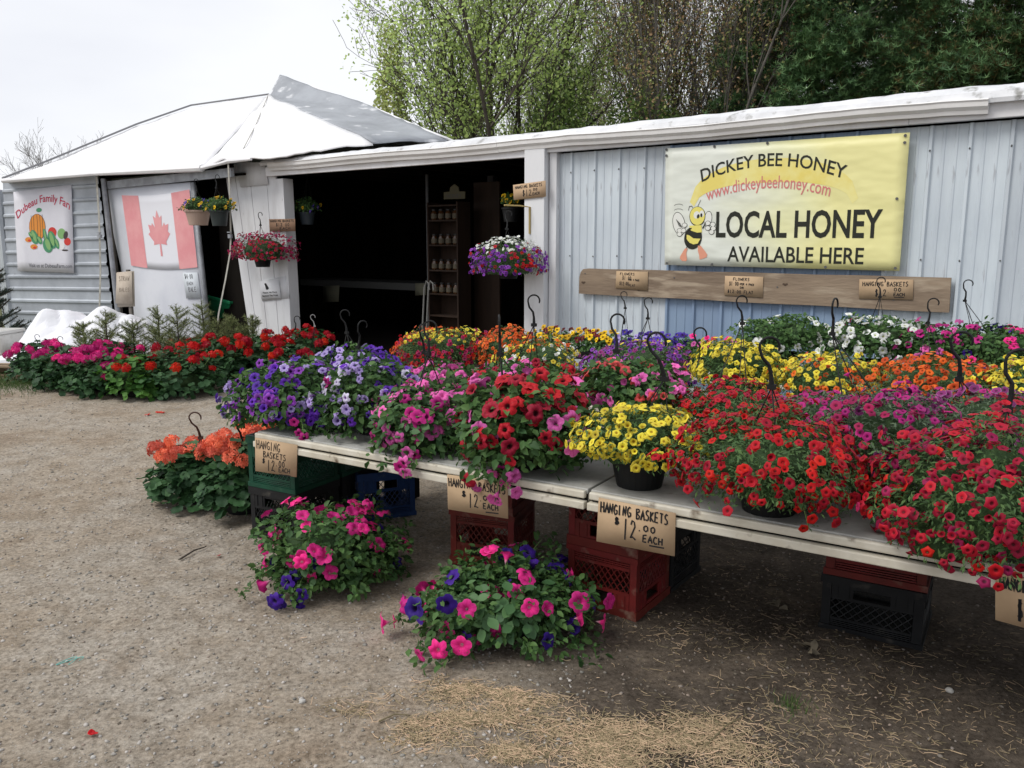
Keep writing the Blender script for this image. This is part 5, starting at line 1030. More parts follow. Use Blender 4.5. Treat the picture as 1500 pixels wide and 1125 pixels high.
bushx(pos(945, 21), 'dark green undergrowth below the budding trees', 53, 1.5, 5.3, bushy); bushx(pos(745, 30), 'low far thicket seen between the maple stems', 54, 4.0, 5.4, olive, 'thicket', 5000); bushx(pos(1075, 26), 'tall hedge like thicket behind the budding trees', 55, 2.6, 5.6, bushy, 'thicket', 6000)
gt = np.random.default_rng(77); nT = 16000; xT = gt.uniform(-230, -25, nT); kT = 4.2+1.4*np.sin(xT*.21)+.9*np.sin(xT*.63+1)+.5*np.sin(xT*1.7); zT = kT*gt.uniform(0, 1, nT)**.7; yT = 120+xT*.15+gt.normal(size=nT)*2.5
Vt, Ft = scatter(LFT[0], LFT[1], np.stack([xT, yT, zT], 1), gt.normal(size=(nT, 3)), gt.normal(size=(nT, 3)), 1.1*gt.uniform(.6, 1.2, nT)); link('treeline', flat_mesh('treeline', Vt, Ft, mat('far trees', (.10, .13, .07), .8, rndattr=True, rnd=.4), rnd=np.repeat(gt.random(nT), 4)))['kind'] = 'stuff'
# dark spruce at the left edge and potted spruce seedlings
spr = mat('spruce needles', (.19, .23, .09), .65, rndattr=True, rnd=.4); spr_d = mat('dark spruce needles', (.02, .045, .03), .65, rndattr=True, rnd=.5)
NEED = (np.array([(0, -.045, 0), (0, .045, 0), (1, 0, 0)], float), np.array([(0, 1, 2)]))
def spruce(root, h, R, m, seed, n=2600, nl=.035, leaders=True, z0=0, w=1):
    g = np.random.default_rng(seed); rg = random.Random(seed); b = MB(); b.tube([(0, 0, z0), (rg.gauss(0, .01), 0, z0+h*.6), (rg.gauss(0, .02), 0, z0+h)], [.012*w, .008*w, .003], 5, cap=False); P = []; A = []
    z = z0+h*.08; k = 0
    def needles(a, c, cnt):
        for _ in range(cnt): t = rg.random(); p = a.lerp(c, t); d = (c-a).normalized(); q = Vector((rg.gauss(0, 1), rg.gauss(0, 1), rg.gauss(0, 1))); q = (q-d*q.dot(d)).normalized(); P.append(p[:]); A.append((q+d*.7)[:])
    brs = []
    while z < z0+h*.86:
        f_ = 1-(z-z0)/h; L_ = R*(.3+.8*f_)*rg.uniform(.7, 1.15)
        for j in range(5 if h < 1 else 7): a = rg.uniform(0, 2*PI); s = Vector((0, 0, z)); e = s+Vector((math.cos(a)*L_, math.sin(a)*L_, L_*rg.uniform(.3, .8))); b.tube([s, s.lerp(e, .5)-Vector((0, 0, .01)), e], .003*w, 3, cap=False); brs.append((s, e)); 
        z += h*.075*rg.uniform(.7, 1.3)
    for _ in range(len(brs)):
        s, e = brs[_]; m_ = s.lerp(e, rg.uniform(.3, .6)); a = rg.uniform(0, 6.28); e2 = m_+(e-s)*.4+Vector((math.cos(a), math.sin(a), .3))*(e-s).length*.35; brs.append((m_, e2)); b.tube([m_, e2], .002*w, 3, cap=False)
    brs.append((Vector((0, 0, z0+h*.7)), Vector((0, 0, z0+h))))
    tot = sum((e-s).length for s, e in brs)
    for s, e in brs: needles(s, e, int(n*(e-s).length/tot)+2)
    b.build('branches', bark, root)['kind'] = 'stuff'; P = np.array(P); V, Fc = scatter(NEED[0], NEED[1], P, g.normal(size=P.shape), np.array(A), np.full(len(P), nl)*g.uniform(.7, 1.2, len(P)))
    link('needles', flat_mesh('needles', V, Fc, m, rnd=np.repeat(g.random(len(P)), 3)), root)['kind'] = 'stuff'
lab = ['beside the white tarp heap', 'with one tall bare leader, just right of the tarp heap', 'before the left half of the white panel', 'bushy one under the flag', 'with two leaders under the right flag band', 'tall one at the right edge of the white panel', 'under the green cart', 'small one at the foot of the white leaning boards', 'pale one between the panel and the green cart']
for i, (u, v, h, R) in enumerate([(128, 520, .46, .22), (162, 524, .62, .24), (200, 522, .50, .26), (238, 523, .66, .24), (265, 524, .68, .26), (302, 520, .72, .24), (345, 516, .52, .24), (372, 512, .5, .2), (322, 520, .5, .26)]):
    p = ground_at(u, v+27); r = empty('spruce_seedling', (p[0], p[1], 0), random.uniform(0, 3), 'potted young spruce '+lab[i], 'seedling', 'potted spruce seedlings behind the geraniums'); add_pot(r, black, .12, .2); spruce(r, h, R, spr, 60+i, n=5200, nl=.042, z0=.17)
p = depth_at(-8, 480, 11.4); r = empty('dark_spruce', (p[0], p[1], 0), 0, 'dark green spruce at the left edge beside the corrugated wall', 'tree'); spruce(r, 1.4, .36, spr_d, 90, n=16000, nl=.055, w=3)
# white tarp heap, pallet, bin
pc = ground_at(112, 536); tp = empty('tarp_heap', (pc[0], pc[1], 0), 0, 'crumpled white tarp heap over something lumpy on a pallet', 'tarp heap')
bm = bmesh.new(); nx, ny = 70, 44
def heap_z(X, Y):
    b_ = .50*math.exp(-((X+.28)/.42)**2-((Y-.35)/.45)**2)+.50*math.exp(-((X-.40)/.42)**4-((Y-.4)/.4)**2)+.30*math.exp(-((X+.62)/.22)**2-((Y-.2)/.45)**2)+.16*math.exp(-((X+.0)/.8)**4-((Y+.1)/.4)**2)
    p = Vector((X*2.0, Y*2.2, 3)); w = abs(noise.noise(p))*.15+abs(noise.noise(p*2.1))*.06+abs(noise.noise(p*5))*.012; return .12+b_+(w-.1)*min(1, b_*2)
V = []; 
for j in range(ny+1):
    for i in range(nx+1): X, Y = -.95+1.8*i/nx, -.6+1.5*j/ny; V.append(bm.verts.new((X, Y, heap_z(X, Y) if 0 < j else .02)))
for j in range(ny):
    for i in range(nx): k = j*(nx+1)+i; bm.faces.new((V[k], V[k+1], V[k+nx+2], V[k+nx+1]))
me = bpy.data.meshes.new('cover'); bm.to_mesh(me); bm.free(); me.materials.append(mat('heap tarp', (.74, .75, .79), .5, bump=.2, bscale=9)); o = link('cover', me, tp); o.modifiers.new('t', 'SOLIDIFY').thickness = .006; o.location = (.12, -.0, 0)
pl = ground_at(28, 545); pr0 = empty('wooden_pallet', (pl[0]-.1, pl[1]+.1, 0), -.12, 'low wooden pallet showing under the left corner of the white tarp', 'pallet'); pw = mat('pallet wood', (.26, .19, .12), .8, (.18, .13, .085), 6, stretch=(.3, 1, 1))
pbm = MB().box((0, 0, 0), (1.1, .1, .018)).mesh('deck_board', pw); pst = MB().box((0, 0, 0), (.07, .95, .08)).mesh('stringer', pw)
for k in range(6): o = link('deck_board', pbm, pr0); o.location = (0, -.4+k*.16, .115)
for k in range(3): o = link('stringer', pst, pr0); o.location = (-.5+.5*k, 0, .063)
for k in range(3): o = link('deck_board', pbm, pr0); o.location = (0, -.4+k*.4, .013)
bc = depth_at(8, 508, 10.6); wb = empty('white_bin', (bc[0]-.1, bc[1], .13), -.1, 'dirty white plastic bin with grey lid at the left edge of the tarp heap', 'bin'); wbm = mat('dirty white plastic', (.55, .55, .53), .5, (.42, .41, .38), 6)
mb = MB(); mb.prism([(-.3, -.22, .0), (.22, -.22, 0), (.22, .22, 0), (-.3, .22, 0)], (0, 0, .26)); mb.build('body', wbm, wb, bevel=.015); mb = MB(); mb.box((-.04, 0, .285), (.56, .48, .045)); mb.build('lid', mat('grey lid', (.5, .5, .48), .5), wb, bevel=.012)
mb = MB(); mb.box((.02, -.2225, .1), (.05, .004, .04)); mb.build('sticker', ink_grey, wb)
# ================================================================== TABLES AND CRATES
TZ = .62
def table(b0, b1, a0, a1, label, z=TZ, legs=()):
    at = Vector(((a0+a1)/2, b0, 0)); e = frame_thing(TAB, at, 'bench_table', label, 'table')
    part(lbox(MB(), a0, a1, b0+.012, b1, z-.022, z), 'tabletop', table_top_m, e, at, bevel=.004)
    part(lbox(MB(), a0+.003, a1-.003, b0-.012, b0+.0105, z-.034, z-.004), 'upper_lip', table_m, e, at, bevel=.006); part(lbox(MB(), a0, a1, b0-.022, b0+.012, z-.074, z-.044), 'lower_lip', table_m, e, at, bevel=.004); part(lbox(MB(), a0+.004, a1-.004, b0+.013, b0+.03, z-.07, z-.0225), 'core', dark_in, e, at)
    part(lbox(MB(), a0+.002, a0+.03, b0+.022, b1, z-.058, z-.0235), 'end_rail', table_m, e, at, bevel=.003); part(lbox(MB(), a1-.03, a1-.002, b0+.022, b1, z-.058, z-.0235), 'end_rail', table_m, e, at, bevel=.003)
    for k, (x, y) in enumerate(legs): part(lbox(MB(), x-.03, x+.03, y-.03, y+.03, 0, z-.023), 'leg', dark_in, e, at)
    return e
table(0, .78, 0, 1.845, 'worn white door table carrying purple and pink baskets, left front of the display')
table(0, .78, 1.857, 4.3, 'worn white door table carrying yellow and red baskets, right front of the display')
table(.80, 1.22, .02, 4.3, 'narrow dirty white bench top behind the two front tables', legs=[(.1, 1.1), (4.2, 1.1), (.1, .9), (4.2, .9)])
table(1.5, 2.35, -.75, 4.9, 'middle bench carrying orange and yellow baskets', legs=[(-.65, 1.6), (-.65, 2.25), (2, 1.6), (2, 2.25), (4.8, 1.6), (4.8, 2.25)])
table(3.15, 3.95, .75, 5.6, 'back bench of flower flats along the shed wall', z=.60, legs=[(.85, 3.25), (.85, 3.85), (3, 3.25), (3, 3.85), (5.5, 3.25), (5.5, 3.85)])
CR = {}
def crate_parts(m):
    if m.name in CR: return CR[m.name]
    W_, D_, H_ = .33, .33, .275; parts = {}
    parts['corner_post'] = MB().box((W_/2-.017, D_/2-.017, H_/2), (.030, .030, H_-.004))
    def ring_(z0, z1, t=.012, o=.004):
        a, c_ = W_/2+o, W_/2+o-t; b = MB(); q = [(-1, -1), (1, -1), (1, 1), (-1, 1)]; b.v = [(x*r, y*r, z) for z in (z0, z1) for r in (a, c_) for x, y in q]
        for i in range(4): j = (i+1) % 4; b.f += [(i, j, 8+j, 8+i), (4+j, 4+i, 12+i, 12+j), (8+i, 8+j, 12+j, 12+i), (j, i, 4+i, 4+j)]
        return b
    parts['top_rim'] = ring_(H_-.04, H_); parts['base_rim'] = ring_(0, .024); parts['floor_panel'] = MB().box((0, 0, .018), (W_-.03, D_-.03, .008))
    b = MB(); s = W_/2-.034; z0, z1 = .055, H_-.115
    def sidebox(u0, u1, z0, z1, k, th=.006, off=0):
        b_ = MB(); b_.box(((u0+u1)/2, -(D_/2-.006)-off, (z0+z1)/2), (u1-u0, th, z1-z0)); R_ = Matrix.Rotation(k*PI/2, 3, 'Z'); return [R_ @ Vector(v) for v in b_.v], b_.f
    side = MB()
    for k in range(1):
        for zz in (.028, .037, .046, .055): side.add(*sidebox(-s, s, zz-.0025, zz+.0025, k))
        side.add(*sidebox(-s, -.06, H_-.1, H_-.04, k, .008)); side.add(*sidebox(.06, s, H_-.1, H_-.04, k, .008)); side.add(*sidebox(-.06, .06, H_-.052, H_-.0405, k, .008)); side.add(*sidebox(-s, s, H_-.115, H_-.1, k, .008))
        for x in np.linspace(-s+.02, s-.02, 7):
            if abs(x) > .06: side.add(*sidebox(x-.002, x+.002, H_-.1, H_-.04, k, .005, .005))
        side.add(*sidebox(-s, s, .057, .066, k, .008))
        n = 9; zl, zh = .066, H_-.115; w = 2*s; hgt = zh-zl; stp = w/n; 
        for i in range(-3, n+1):
            for sg in (1, -1):
                x0 = -s+i*stp; x1 = x0+hgt*.75; p0, p1 = Vector((x0, 0, zl)), Vector((x1, 0, zh))
                if p0.x < -s: f_ = (-s-p0.x)/(p1.x-p0.x); p0 = p0.lerp(p1, f_)
                if p1.x > s: f_ = (s-p0.x)/(p1.x-p0.x); p1 = p0.lerp(p1, f_)
                if p0.x >= s or p1.x <= -s or (p1-p0).length < .01: continue
                if sg < 0: p0.x, p1.x = -p0.x, -p1.x
                y = -(D_/2-.006)-.001*sg; side.tube([p0+Vector((0, y, 0)), p1+Vector((0, y, 0))], .0026, 4, cap=False)
    parts['side_panel'] = side
    CR[m.name] = {k: v.mesh(k, m) for k, v in parts.items()}; return CR[m.name]
def crate(x, y, z, rz, m, label, group, flip=False, name='milk_crate'):
    e = empty(name, (x, y, z+(.275 if flip else 0)), rz, label, 'crate', group); ps = crate_parts(m)
    if flip: e.rotation_euler = (PI, 0, rz)
    [link(k_, ps[k_], e) for k_ in ('top_rim', 'base_rim', 'floor_panel')]
    for k in range(4): o = link('corner_post', ps['corner_post'], e); o.rotation_euler = (0, 0, k*PI/2)
    for k in range(4): o = link('side_panel', ps['side_panel'], e); o.rotation_euler = (0, 0, k*PI/2)
    return e
GRP = 'milk crates holding up the tables'
def on_tab(a, b): w = TAB.world(a, b, 0); return w.x, w.y
# stack under the joint: corner nearest the camera at (.51,3.15)
def stack(cx, cy, rz, mats_labels, flips=None):
    z = 0
    for k, (m, lb) in enumerate(mats_labels): crate(cx, cy, z, rz+random.gauss(0, .012), m, lb, GRP, flip=(flips[k] if flips else False)); z += .277
def corner_center(px, rz, sx=-1, sy=1):      # centre of a crate whose nearest ground corner shows at pixel px
    p = ground_at(*px); h = .165; d = Vector((math.cos(rz)*sx-math.sin(rz)*sy, math.sin(rz)*sx+math.cos(rz)*sy))*h; return p[0]+d.x, p[1]+d.y
rz = -.62
c = corner_center((930, 912), rz); stack(*c, rz, [(red_crate, 'red crate, bottom of the stack behind the largest cardboard sign'), (red_crate, 'red crate, top of the stack behind the largest cardboard sign')], [True, True])
CRX = c
for m_, txt_, (px_, py_, pz_) in ((ink_grey, '50/96', (c[0], c[1], .277)),):
    V_, F_, w_ = type_mesh(txt_, .01); mb = MB(); mb.add([(.1695, -.055+x_/w_*.11, .155+y_*.045) for x_, y_ in V_], F_); o = mb.build('printed_number', mat('pale print', (.3, .2, .18), .6), [q for q in COL.objects if q.get('label') == 'red crate, top of the stack behind the largest cardboard sign'][0]); o['kind'] = 'stuff'
c2 = (c[0]+.345*math.cos(rz+PI/2), c[1]+.345*math.sin(rz+PI/2)); stack(*c2, rz, [(black_crate, 'black crate on the ground right behind the two stacked red crates'), (black_crate, 'black crate on another black crate behind the red pair')])
c = corner_center((752, 838), -.35); stack(*c, -.35, [(red_crate, 'red crate on the ground behind the pink and violet ground petunia'), (red_crate, 'red crate behind the middle cardboard sign, on another red crate')], [True, True])
rz = -.56; c = corner_center((1340, 948), rz); q_ = crate(c[0], c[1], 0, rz, black_crate, 'big black crate on the ground under the right front table', GRP); q_.scale = (1.14, 1.1, .84); q_ = crate(c[0], c[1], .233, rz+.02, red_crate, 'red crate on top of the black crate under the right front table', GRP); q_.scale = (1.12, 1.08, 1.1)
rz = -.5; c = corner_center((437, 800), rz, -1, 1); stack(*c, rz, [(black_crate, 'black crate below the green crate at the left table end'), (green_crate, 'green crate under the left table end behind the small sign')])
c3 = (c[0]+.36*math.cos(rz+PI/2), c[1]+.36*math.sin(rz+PI/2)); stack(*c3, rz, [(black_crate, 'black crate on the ground deep under the left table end'), (green_crate, 'green crate deep in shade under the left table end')])
rz = .42; c = corner_center((527, 765), rz, 1, 1); stack(*c, rz, [(blue_crate, 'blue crate under the left table'), ], [False]); crate(c[0]+.02, c[1]+.1, .277, rz, black_crate, 'black crate hidden in shade on the blue crate', GRP)
for a_, b_ in [(3.75, .28)]:
    x, y = on_tab(a_, b_); stack(x, y, TAB.rz, [(black_crate, 'black crate on the ground under the tables near %s' % 'the right edge'), (black_crate, 'upper black crate in shade under the tables near %s' % 'the right edge')])
# printed number on the upper red crate
# ------------------------------------------------------------------ cardboard signs on the table edge
tsg = lambda q, lb, lines, wid, y=-.028: sign(TAB, q, y, 'cardboard_sign', lb, lines, wid=wid)
tsg([(373.5, 641), (435, 652), (434, 699), (374, 690)], 'small cardboard HANGING BASKETS sign at the left end of the front table', [('HANGING', .04, .62, .05, .3, .02), ('BASKETS', .2, .76, .36, .54, .02), ('$', .17, .27, .58, .72, 0), ('12·', .3, .6, .6, .92, 0), ('00', .58, .74, .58, .76, 0), ('EACH', .58, .86, .78, .92, 0), ('_', .56, .9, .88, .99, 0)], .0042)
tsg([(655, 695), (743, 708), (744, 760), (656, 746)], 'cardboard HANGING BASKETS sign partly hidden by trailing leaves of the pink petunia', [('HANGING BASKETS', .02, .98, .08, .32, .0), ('$', .24, .34, .4, .56, 0), ('12·', .36, .62, .44, .82, 0), ('00', .6, .78, .44, .58, 0), ('EACH', .6, .86, .66, .82, 0), ('_', .62, .9, .78, .9, 0)], .0048)
tsg([(877, 729), (989.5, 752), (988, 815), (873.5, 793)], 'largest cardboard HANGING BASKETS sign, in front of the stacked red crates', [('HANGING BASKETS', .03, .92, .07, .3, .0), ('$', .22, .31, .36, .52, 0), ('12·', .34, .62, .36, .80, 0), ('00', .6, .78, .42, .56, 0), ('EACH', .60, .86, .64, .80, 0), ('_', .66, .9, .76, .86, 0)], .0058)
tsg([(1458, 838), (1590, 868), (1590, 945), (1458, 908)], 'cardboard sign cut off at the right edge below the crimson flowers', [('HANGING BASKETS', .05, .98, .05, .3, 0), ('$12·00', .25, .7, .45, .85, 0)], .0058)
# ================================================================== BASKETS
def basket(fr, yb, u, v, w, h, kind, cols, nf, label, z=None, base=TZ, hook=None, seed=1, hs=1.0, name='hanging_basket', group=None, pot=black, potr=.13, poth=.155, trails=(), turn=None, nl=1300, cat='flower basket', add_leaves=0, hook_off=(0, 0), **kw):
    """a basket whose crown shows round pixel (u, v), w by h pixels, standing on the plane yb of frame fr"""
    c = fr.hit(u, v, yb); wp = fr.w(c); dist = (wp-Vector((0, 0, H))).length; R = w/2*dist/F; hh = h*dist/F; zc = c.z
    e = empty(name, fr.world(c.x, c.y, base), fr.rz, label, cat, group)
    add_pot(e, pot, potr, poth); rim = poth; cz = max(zc-base, rim-.02); up = max(hh*.5, .05); dn = hh*.5
    tr = []
    for (tu, tv, ty, n_, cl) in trails: q = fr.hit(tu, tv, ty); tr.append(((q.x-c.x, ty-c.y, q.z-base), n_, cl))
    plant(e, kind, (0, 0, cz), R, up, dn, cols, nf, seed=seed, trails=tr, nl=nl, **kw)
    if add_leaves: leaves_single(e, (0, 0, cz), R*.92, up*.8, dn, add_leaves, .05, seed+77)
    if hook:
        for hk in (hook if isinstance(hook, list) else [hook]): q = fr.hit(hk[0], hk[1], yb+(hk[2] if len(hk) > 2 else 0)); add_hanger(e, (q.x-c.x, q.y-c.y, q.z-base), potr*.95, rim, size=hs, turn=turn)
    return e
T = TAB; GF, GS, GT, GC = 'baskets in the front row of the display', 'baskets in the second row of the display', 'baskets on the middle bench', 'flats and pots on the back bench'
# front row
basket(T, .24, 432, 584, 172, 92, 'petunia', [('purple', 4), ('violet', 2), ('lilac', 2), ('purple', 2)], 84, 'bushy purple petunia basket at the left end of the front table', seed=101, group=GF, fsz=.92, nl=1900, trails=[(445, 640, .0, 4, ['magenta', 'magenta', 'violet']), (360, 550, .2, 3, ['purple', 'lilac'])], sidecol=((0, -1, -.3), 'violet', .9))
basket(T, .32, 552, 578, 144, 96, 'petunia', [('purple', 3), ('lilac', 3), ('palewhite', 1), ('magenta', .8)], 76, 'purple and pale lilac petunia basket, second along the front table', seed=102, group=GF, fsz=.92, nl=1600, hook=(531, 470, .1), turn=1.3)
basket(T, .18, 622, 626, 156, 112, 'petunia', [('pink', 3), ('pink', 2), ('magenta', .6)], 34, 'rosy pink petunia basket with large smooth green leaves', seed=103, group=GF, nl=1100, add_leaves=260, fsz=1.15, trails=[(590, 700, -.10, 5, ['pink', 'magenta']), (565, 650, -.02, 3, ['pink', 'magenta']), (748, 715, -.08, 3, ['pink'])], hook=(630, 470), turn=.3, hs=1.1)
basket(T, .17, 765, 616, 200, 140, 'petunia', [('petred', 3), ('petred', 2), ('pink', .9)], 60, 'large dark red petunia basket trailing over the edge above the middle sign', seed=104, group=GF, nl=1900, lsz=1.15, add_leaves=170, fsz=1.28, dens=.75, trails=[(725, 735, -.09, 3, ['pink', 'magenta']), (700, 700, -.06, 3, ['pink', 'petred']), (835, 665, .02, 3, ['pink', 'petred']), (690, 645, 0, 3, ['pink'])], hook=[(731, 462, .02)], turn=2.2, hs=1.2)
basket(T, .17, 938, 642, 176, 92, 'calibrachoa', [('yellow', 1)], 190, 'bright yellow million bells basket in a black pot on the front edge', seed=105, group=GF, fsz=1.08, nl=1900, potr=.125, poth=.15, hook=(962, 487, .06), turn=.1, hs=1.35, low=-.55)
basket(T, .13, 1130, 678, 266, 158, 'calibrachoa', [('red', 1)], 235, 'wide bright red million bells basket spilling over the front table edge', seed=106, group=GF, nl=3600, fsz=1.12, hook=(1128, 494, .02), turn=.6, hs=1.3, low=-.85, trails=[(1185, 775, -.06, 5, ['red']), (1230, 765, -.03, 4, ['red']), (1040, 725, -.03, 4, ['red'])])
basket(T, .46, 1298, 645, 165, 145, 'calibrachoa', [('magenta', 3), ('plum', 1), ('cerise', 1)], 135, 'magenta million bells basket with a bare dark pot between two red baskets', seed=107, group=GF, nl=1900, leaf=leaf_gry, fsz=1.15, potr=.14, poth=.17, hook=(1224, 437, .1), turn=1.4)
basket(T, .11, 1438, 738, 250, 212, 'calibrachoa', [('crimson', 3), ('red', 1), ('cerise', 1)], 285, 'huge crimson million bells basket at the right end of the front edge', seed=108, group=GF, nl=4200, fsz=1.1, hook=(1496, 512, .1), turn=.2, hs=1.4, low=-.85, trails=[(1400, 820, -.05, 5, ['crimson']), (1470, 830, -.05, 5, ['crimson']), (1340, 770, -.02, 3, ['crimson'])])
# second row
basket(T, .78, 522, 545, 118, 78, 'petunia', [('purple', 4), ('purple', 2), ('lilac', 1)], 58, 'deep purple petunia basket behind the lilac one near the left table end', seed=111, group=GS, nl=1100, fsz=.9, hook=(505, 454, .05), turn=.9)
basket(T, .70, 655, 568, 150, 62, 'petunia', [('pink', 4), ('magenta', .7)], 44, 'pale pink petunia basket behind the big leaved pink one', seed=112, group=GS, nl=1200, hook=(618, 475, -.1), turn=1.8, hs=1.1)
basket(T, .80, 765, 560, 170, 60, 'petunia', [('petred', 4), ('pink', 1)], 40, 'dark red petunia basket behind the large red one, under a tall hook', seed=113, group=GS, nl=1200, hook=(782, 432, -.05), turn=.8, hs=1.1)
basket(T, .75, 922, 563, 150, 75, 'petunia', [('coral', 4), ('pink', .5)], 50, 'coral pink petunia basket behind the bright yellow one', seed=114, group=GS, nl=1300, fsz=.9, hook=(905, 460, .25), turn=.1, hs=1.35)
basket(T, .72, 1068, 605, 180, 80, 'calibrachoa', [('red', 3), ('crimson', 1)], 175, 'red million bells basket in the second row below the yellow ones', seed=115, group=GS, nl=2000, fsz=1.05, hook=(1087, 433, .5), turn=.7, hs=1.0)
basket(T, .95, 1205, 612, 160, 66, 'calibrachoa', [('magenta', 2), ('cerise', 1), ('plum', .5)], 110, 'grey leaved magenta million bells basket beside the second row red one', seed=116, group=GS, nl=1900, leaf=leaf_gry, fsz=1.15)
basket(T, .92, 1330, 618, 150, 70, 'calibrachoa', [('magenta', 3), ('plum', 1)], 110, 'magenta million bells basket below the wide orange basket', seed=117, group=GS, nl=1700, leaf=leaf_gry, fsz=1.2)
basket(T, .88, 1452, 620, 170, 80, 'calibrachoa', [('magenta', 2), ('crimson', 1), ('plum', .5)], 120, 'mixed magenta and crimson basket at the right edge of the second row', seed=118, group=GS, nl=1700, leaf=leaf_gry, fsz=1.2, hook=(1410, 486, 0), turn=.1, hs=1.4)
# middle bench
basket(T, 1.85, 645, 514, 136, 74, 'calibrachoa', [('red', 4), ('cerise', 1)], 240, 'domed red million bells basket with yellow and orange on top, before the dark opening', seed=121, group=GT, fsz=.98, nl=2000, topcol='yellow', sidecol=((-.75, .2, .55), 'orange', .55))
basket(T, 2.0, 745, 510, 104, 62, 'calibrachoa', [('orange', 1)], 160, 'small orange million bells basket right of the red domed one', seed=122, group=GT, fsz=.98, nl=1300)
basket(T, 1.75, 786, 528, 120, 62, 'calibrachoa', [('yellow', 3), ('white', .8), ('orange', 1)], 130, 'mixed yellow, white and orange million bells basket below the orange one', seed=123, group=GT, fsz=1.0, nl=1500)
basket(T, 1.85, 935, 538, 170, 66, 'calibrachoa', [('violet', 4), ('plum', 2)], 230, 'violet million bells basket with a yellow strip along its top', seed=124, group=GT, fsz=.98, nl=2000, sidecol=((0, .45, .9), 'yellow', .96), hook=(950, 436, .4), turn=.2)
basket(T, 1.80, 1085, 540, 134, 82, 'calibrachoa', [('yellow', 1)], 200, 'yellow million bells basket in the middle of the bench below the pink flat', seed=125, group=GT, fsz=1.08, nl=1700, hook=(1026, 480, -.1), turn=.1, hs=1.3)
basket(T, 1.75, 1215, 560, 146, 78, 'calibrachoa', [('yellow', 2), ('orange', 2)], 180, 'half yellow half orange million bells basket right of the yellow one', seed=126, group=GT, fsz=1.1, nl=1700, sidecol=((0, .3, .95), 'yellow', .72))
basket(T, 1.80, 1368, 570, 176, 82, 'calibrachoa', [('orange', 1)], 240, 'wide orange million bells basket on the middle bench', seed=127, group=GT, fsz=1.1, nl=1900, hook=(1368, 437, .5), turn=.2)
basket(T, 1.65, 1500, 580, 120, 90, 'calibrachoa', [('yellow', 1)], 170, 'yellow million bells basket cut off by the right edge', seed=128, group=GT, fsz=1.1, nl=1500)
# back bench: flats and pots
def flat(u, v, w, h, kind, cols, nf, label, seed, yb=3.42, d=.30, base=.60, **kw):
    c = T.hit(u, v, yb); wp = T.w(c); dist = (wp-Vector((0, 0, H))).length; L_ = w*dist/F; hh = h*dist/F
    e = empty('nursery_flat', T.world(c.x, c.y, base), T.rz, label, 'flower flat', GC); b = MB(); b.prism([(-L_/2, -d/2, 0), (L_/2, -d/2, 0), (L_/2, d/2, 0), (-L_/2, d/2, 0)], (0, 0, .055)); b.build('tray', black, e, bevel=.004)
    b = MB(); lbox(b, -L_/2-.008, L_/2+.008, -d/2-.008, -d/2+.002, .05, .062); b.build('tray_rim', black, e)
    n = max(2, int(round(L_/.13)))
    for k in range(n):
        cc = (-L_/2+L_*(k+.5)/n, 0, .10); ii = np.random.default_rng(seed+k); cs = [cols[int(ii.integers(0, len(cols)))]]+cols if len(cols) > 1 else cols
        cl = smallplant(e, kind, cc, L_/n*.62, d*.62, hh*.55, cs, max(4, nf//n), seed+k, **kw)
def smallplant(e, kind, c, rx, ry, up, cols, nf, seed, fsz=1.0, lsz=1.0):
    g = np.random.default_rng(seed); lv, lf, lm, ls = PARAM[kind]['leaf']; n = 260; D = shell_dirs(n, -.3, g); P = D*[rx, ry, up]*g.uniform(.5, 1, n)[:, None]+np.array(c)
    V, Fa = scatter(lv, lf, P, unit(D+g.normal(size=D.shape)*.5+[0, 0, .7]), D+g.normal(size=D.shape)*.5, ls*lsz*g.uniform(.6, 1.2, n)); link('foliage', flat_mesh('foliage', V, Fa, lm, rnd=np.repeat(g.random(n), len(lv))), e)['kind'] = 'stuff'
    D = shell_dirs(nf*4, .05, g); D = D[D[:, 1] < .5][:nf]; w = np.array([q[1] for q in cols], float); w /= w.sum()
    for d in D: place_bloom(e, kind, cols[g.choice(len(cols), p=w)][0], np.array(c)+d*[rx, ry, up]*1.05+[0, 0, .015], unit(d*.5+[0, -1.0, .7]+g.normal(size=3)*.25), PARAM[kind]['fs']*fsz)
flat(840, 487, 136, 34, 'pansy', [('gold', 5), ('maroon', 1.1), ('white', .4)], 100, 'flat of yellow and maroon pansies at the left end of the back bench', 131, fsz=1.45)
flat(957, 490, 104, 38, 'pansy', [('blue', 3), ('indigo', 1.5), ('lilac', .5)], 72, 'flat of blue and deep violet pansies right of the yellow pansies', 132, fsz=1.45)
flat(1040, 497, 86, 40, 'petunia', [('coral', 1), ('hotpink', 1), ('pink', 1.5)], 22, 'flat of rose pink petunias between blue pansies and white petunias', 133, fsz=.95)
basket(T, 3.4, 1150, 492, 130, 58, 'petunia', [('white', 1)], 12, 'leafy green basket with few white petunias on the back bench', base=.6, seed=134, group=GC, nl=1300, fsz=.95, hook=(914, 427, .15) if False else None, lsz=1.0)
flat(1112, 484, 50, 30, 'petunia', [('indigo', 3), ('white', 1)], 9, 'small flat of dark violet petunias beside the leafy green basket', 136, yb=3.75, d=.2)
basket(T, 3.3, 1282, 498, 134, 62, 'petunia', [('white', 1)], 44, 'full white petunia basket on the back bench below the plank', base=.6, seed=135, group=GC, nl=1100, fsz=1.0, hook=(1291, 406, .1), turn=.3, trails=[(1238, 475, 3.2, 2, ['cerise'])])
basket(T, 3.2, 1372, 512, 110, 66, 'petunia', [('pink', 2), ('magenta', 2)], 22, 'pink and magenta petunia basket right of the white one', base=.6, seed=137, group=GC, nl=1000)
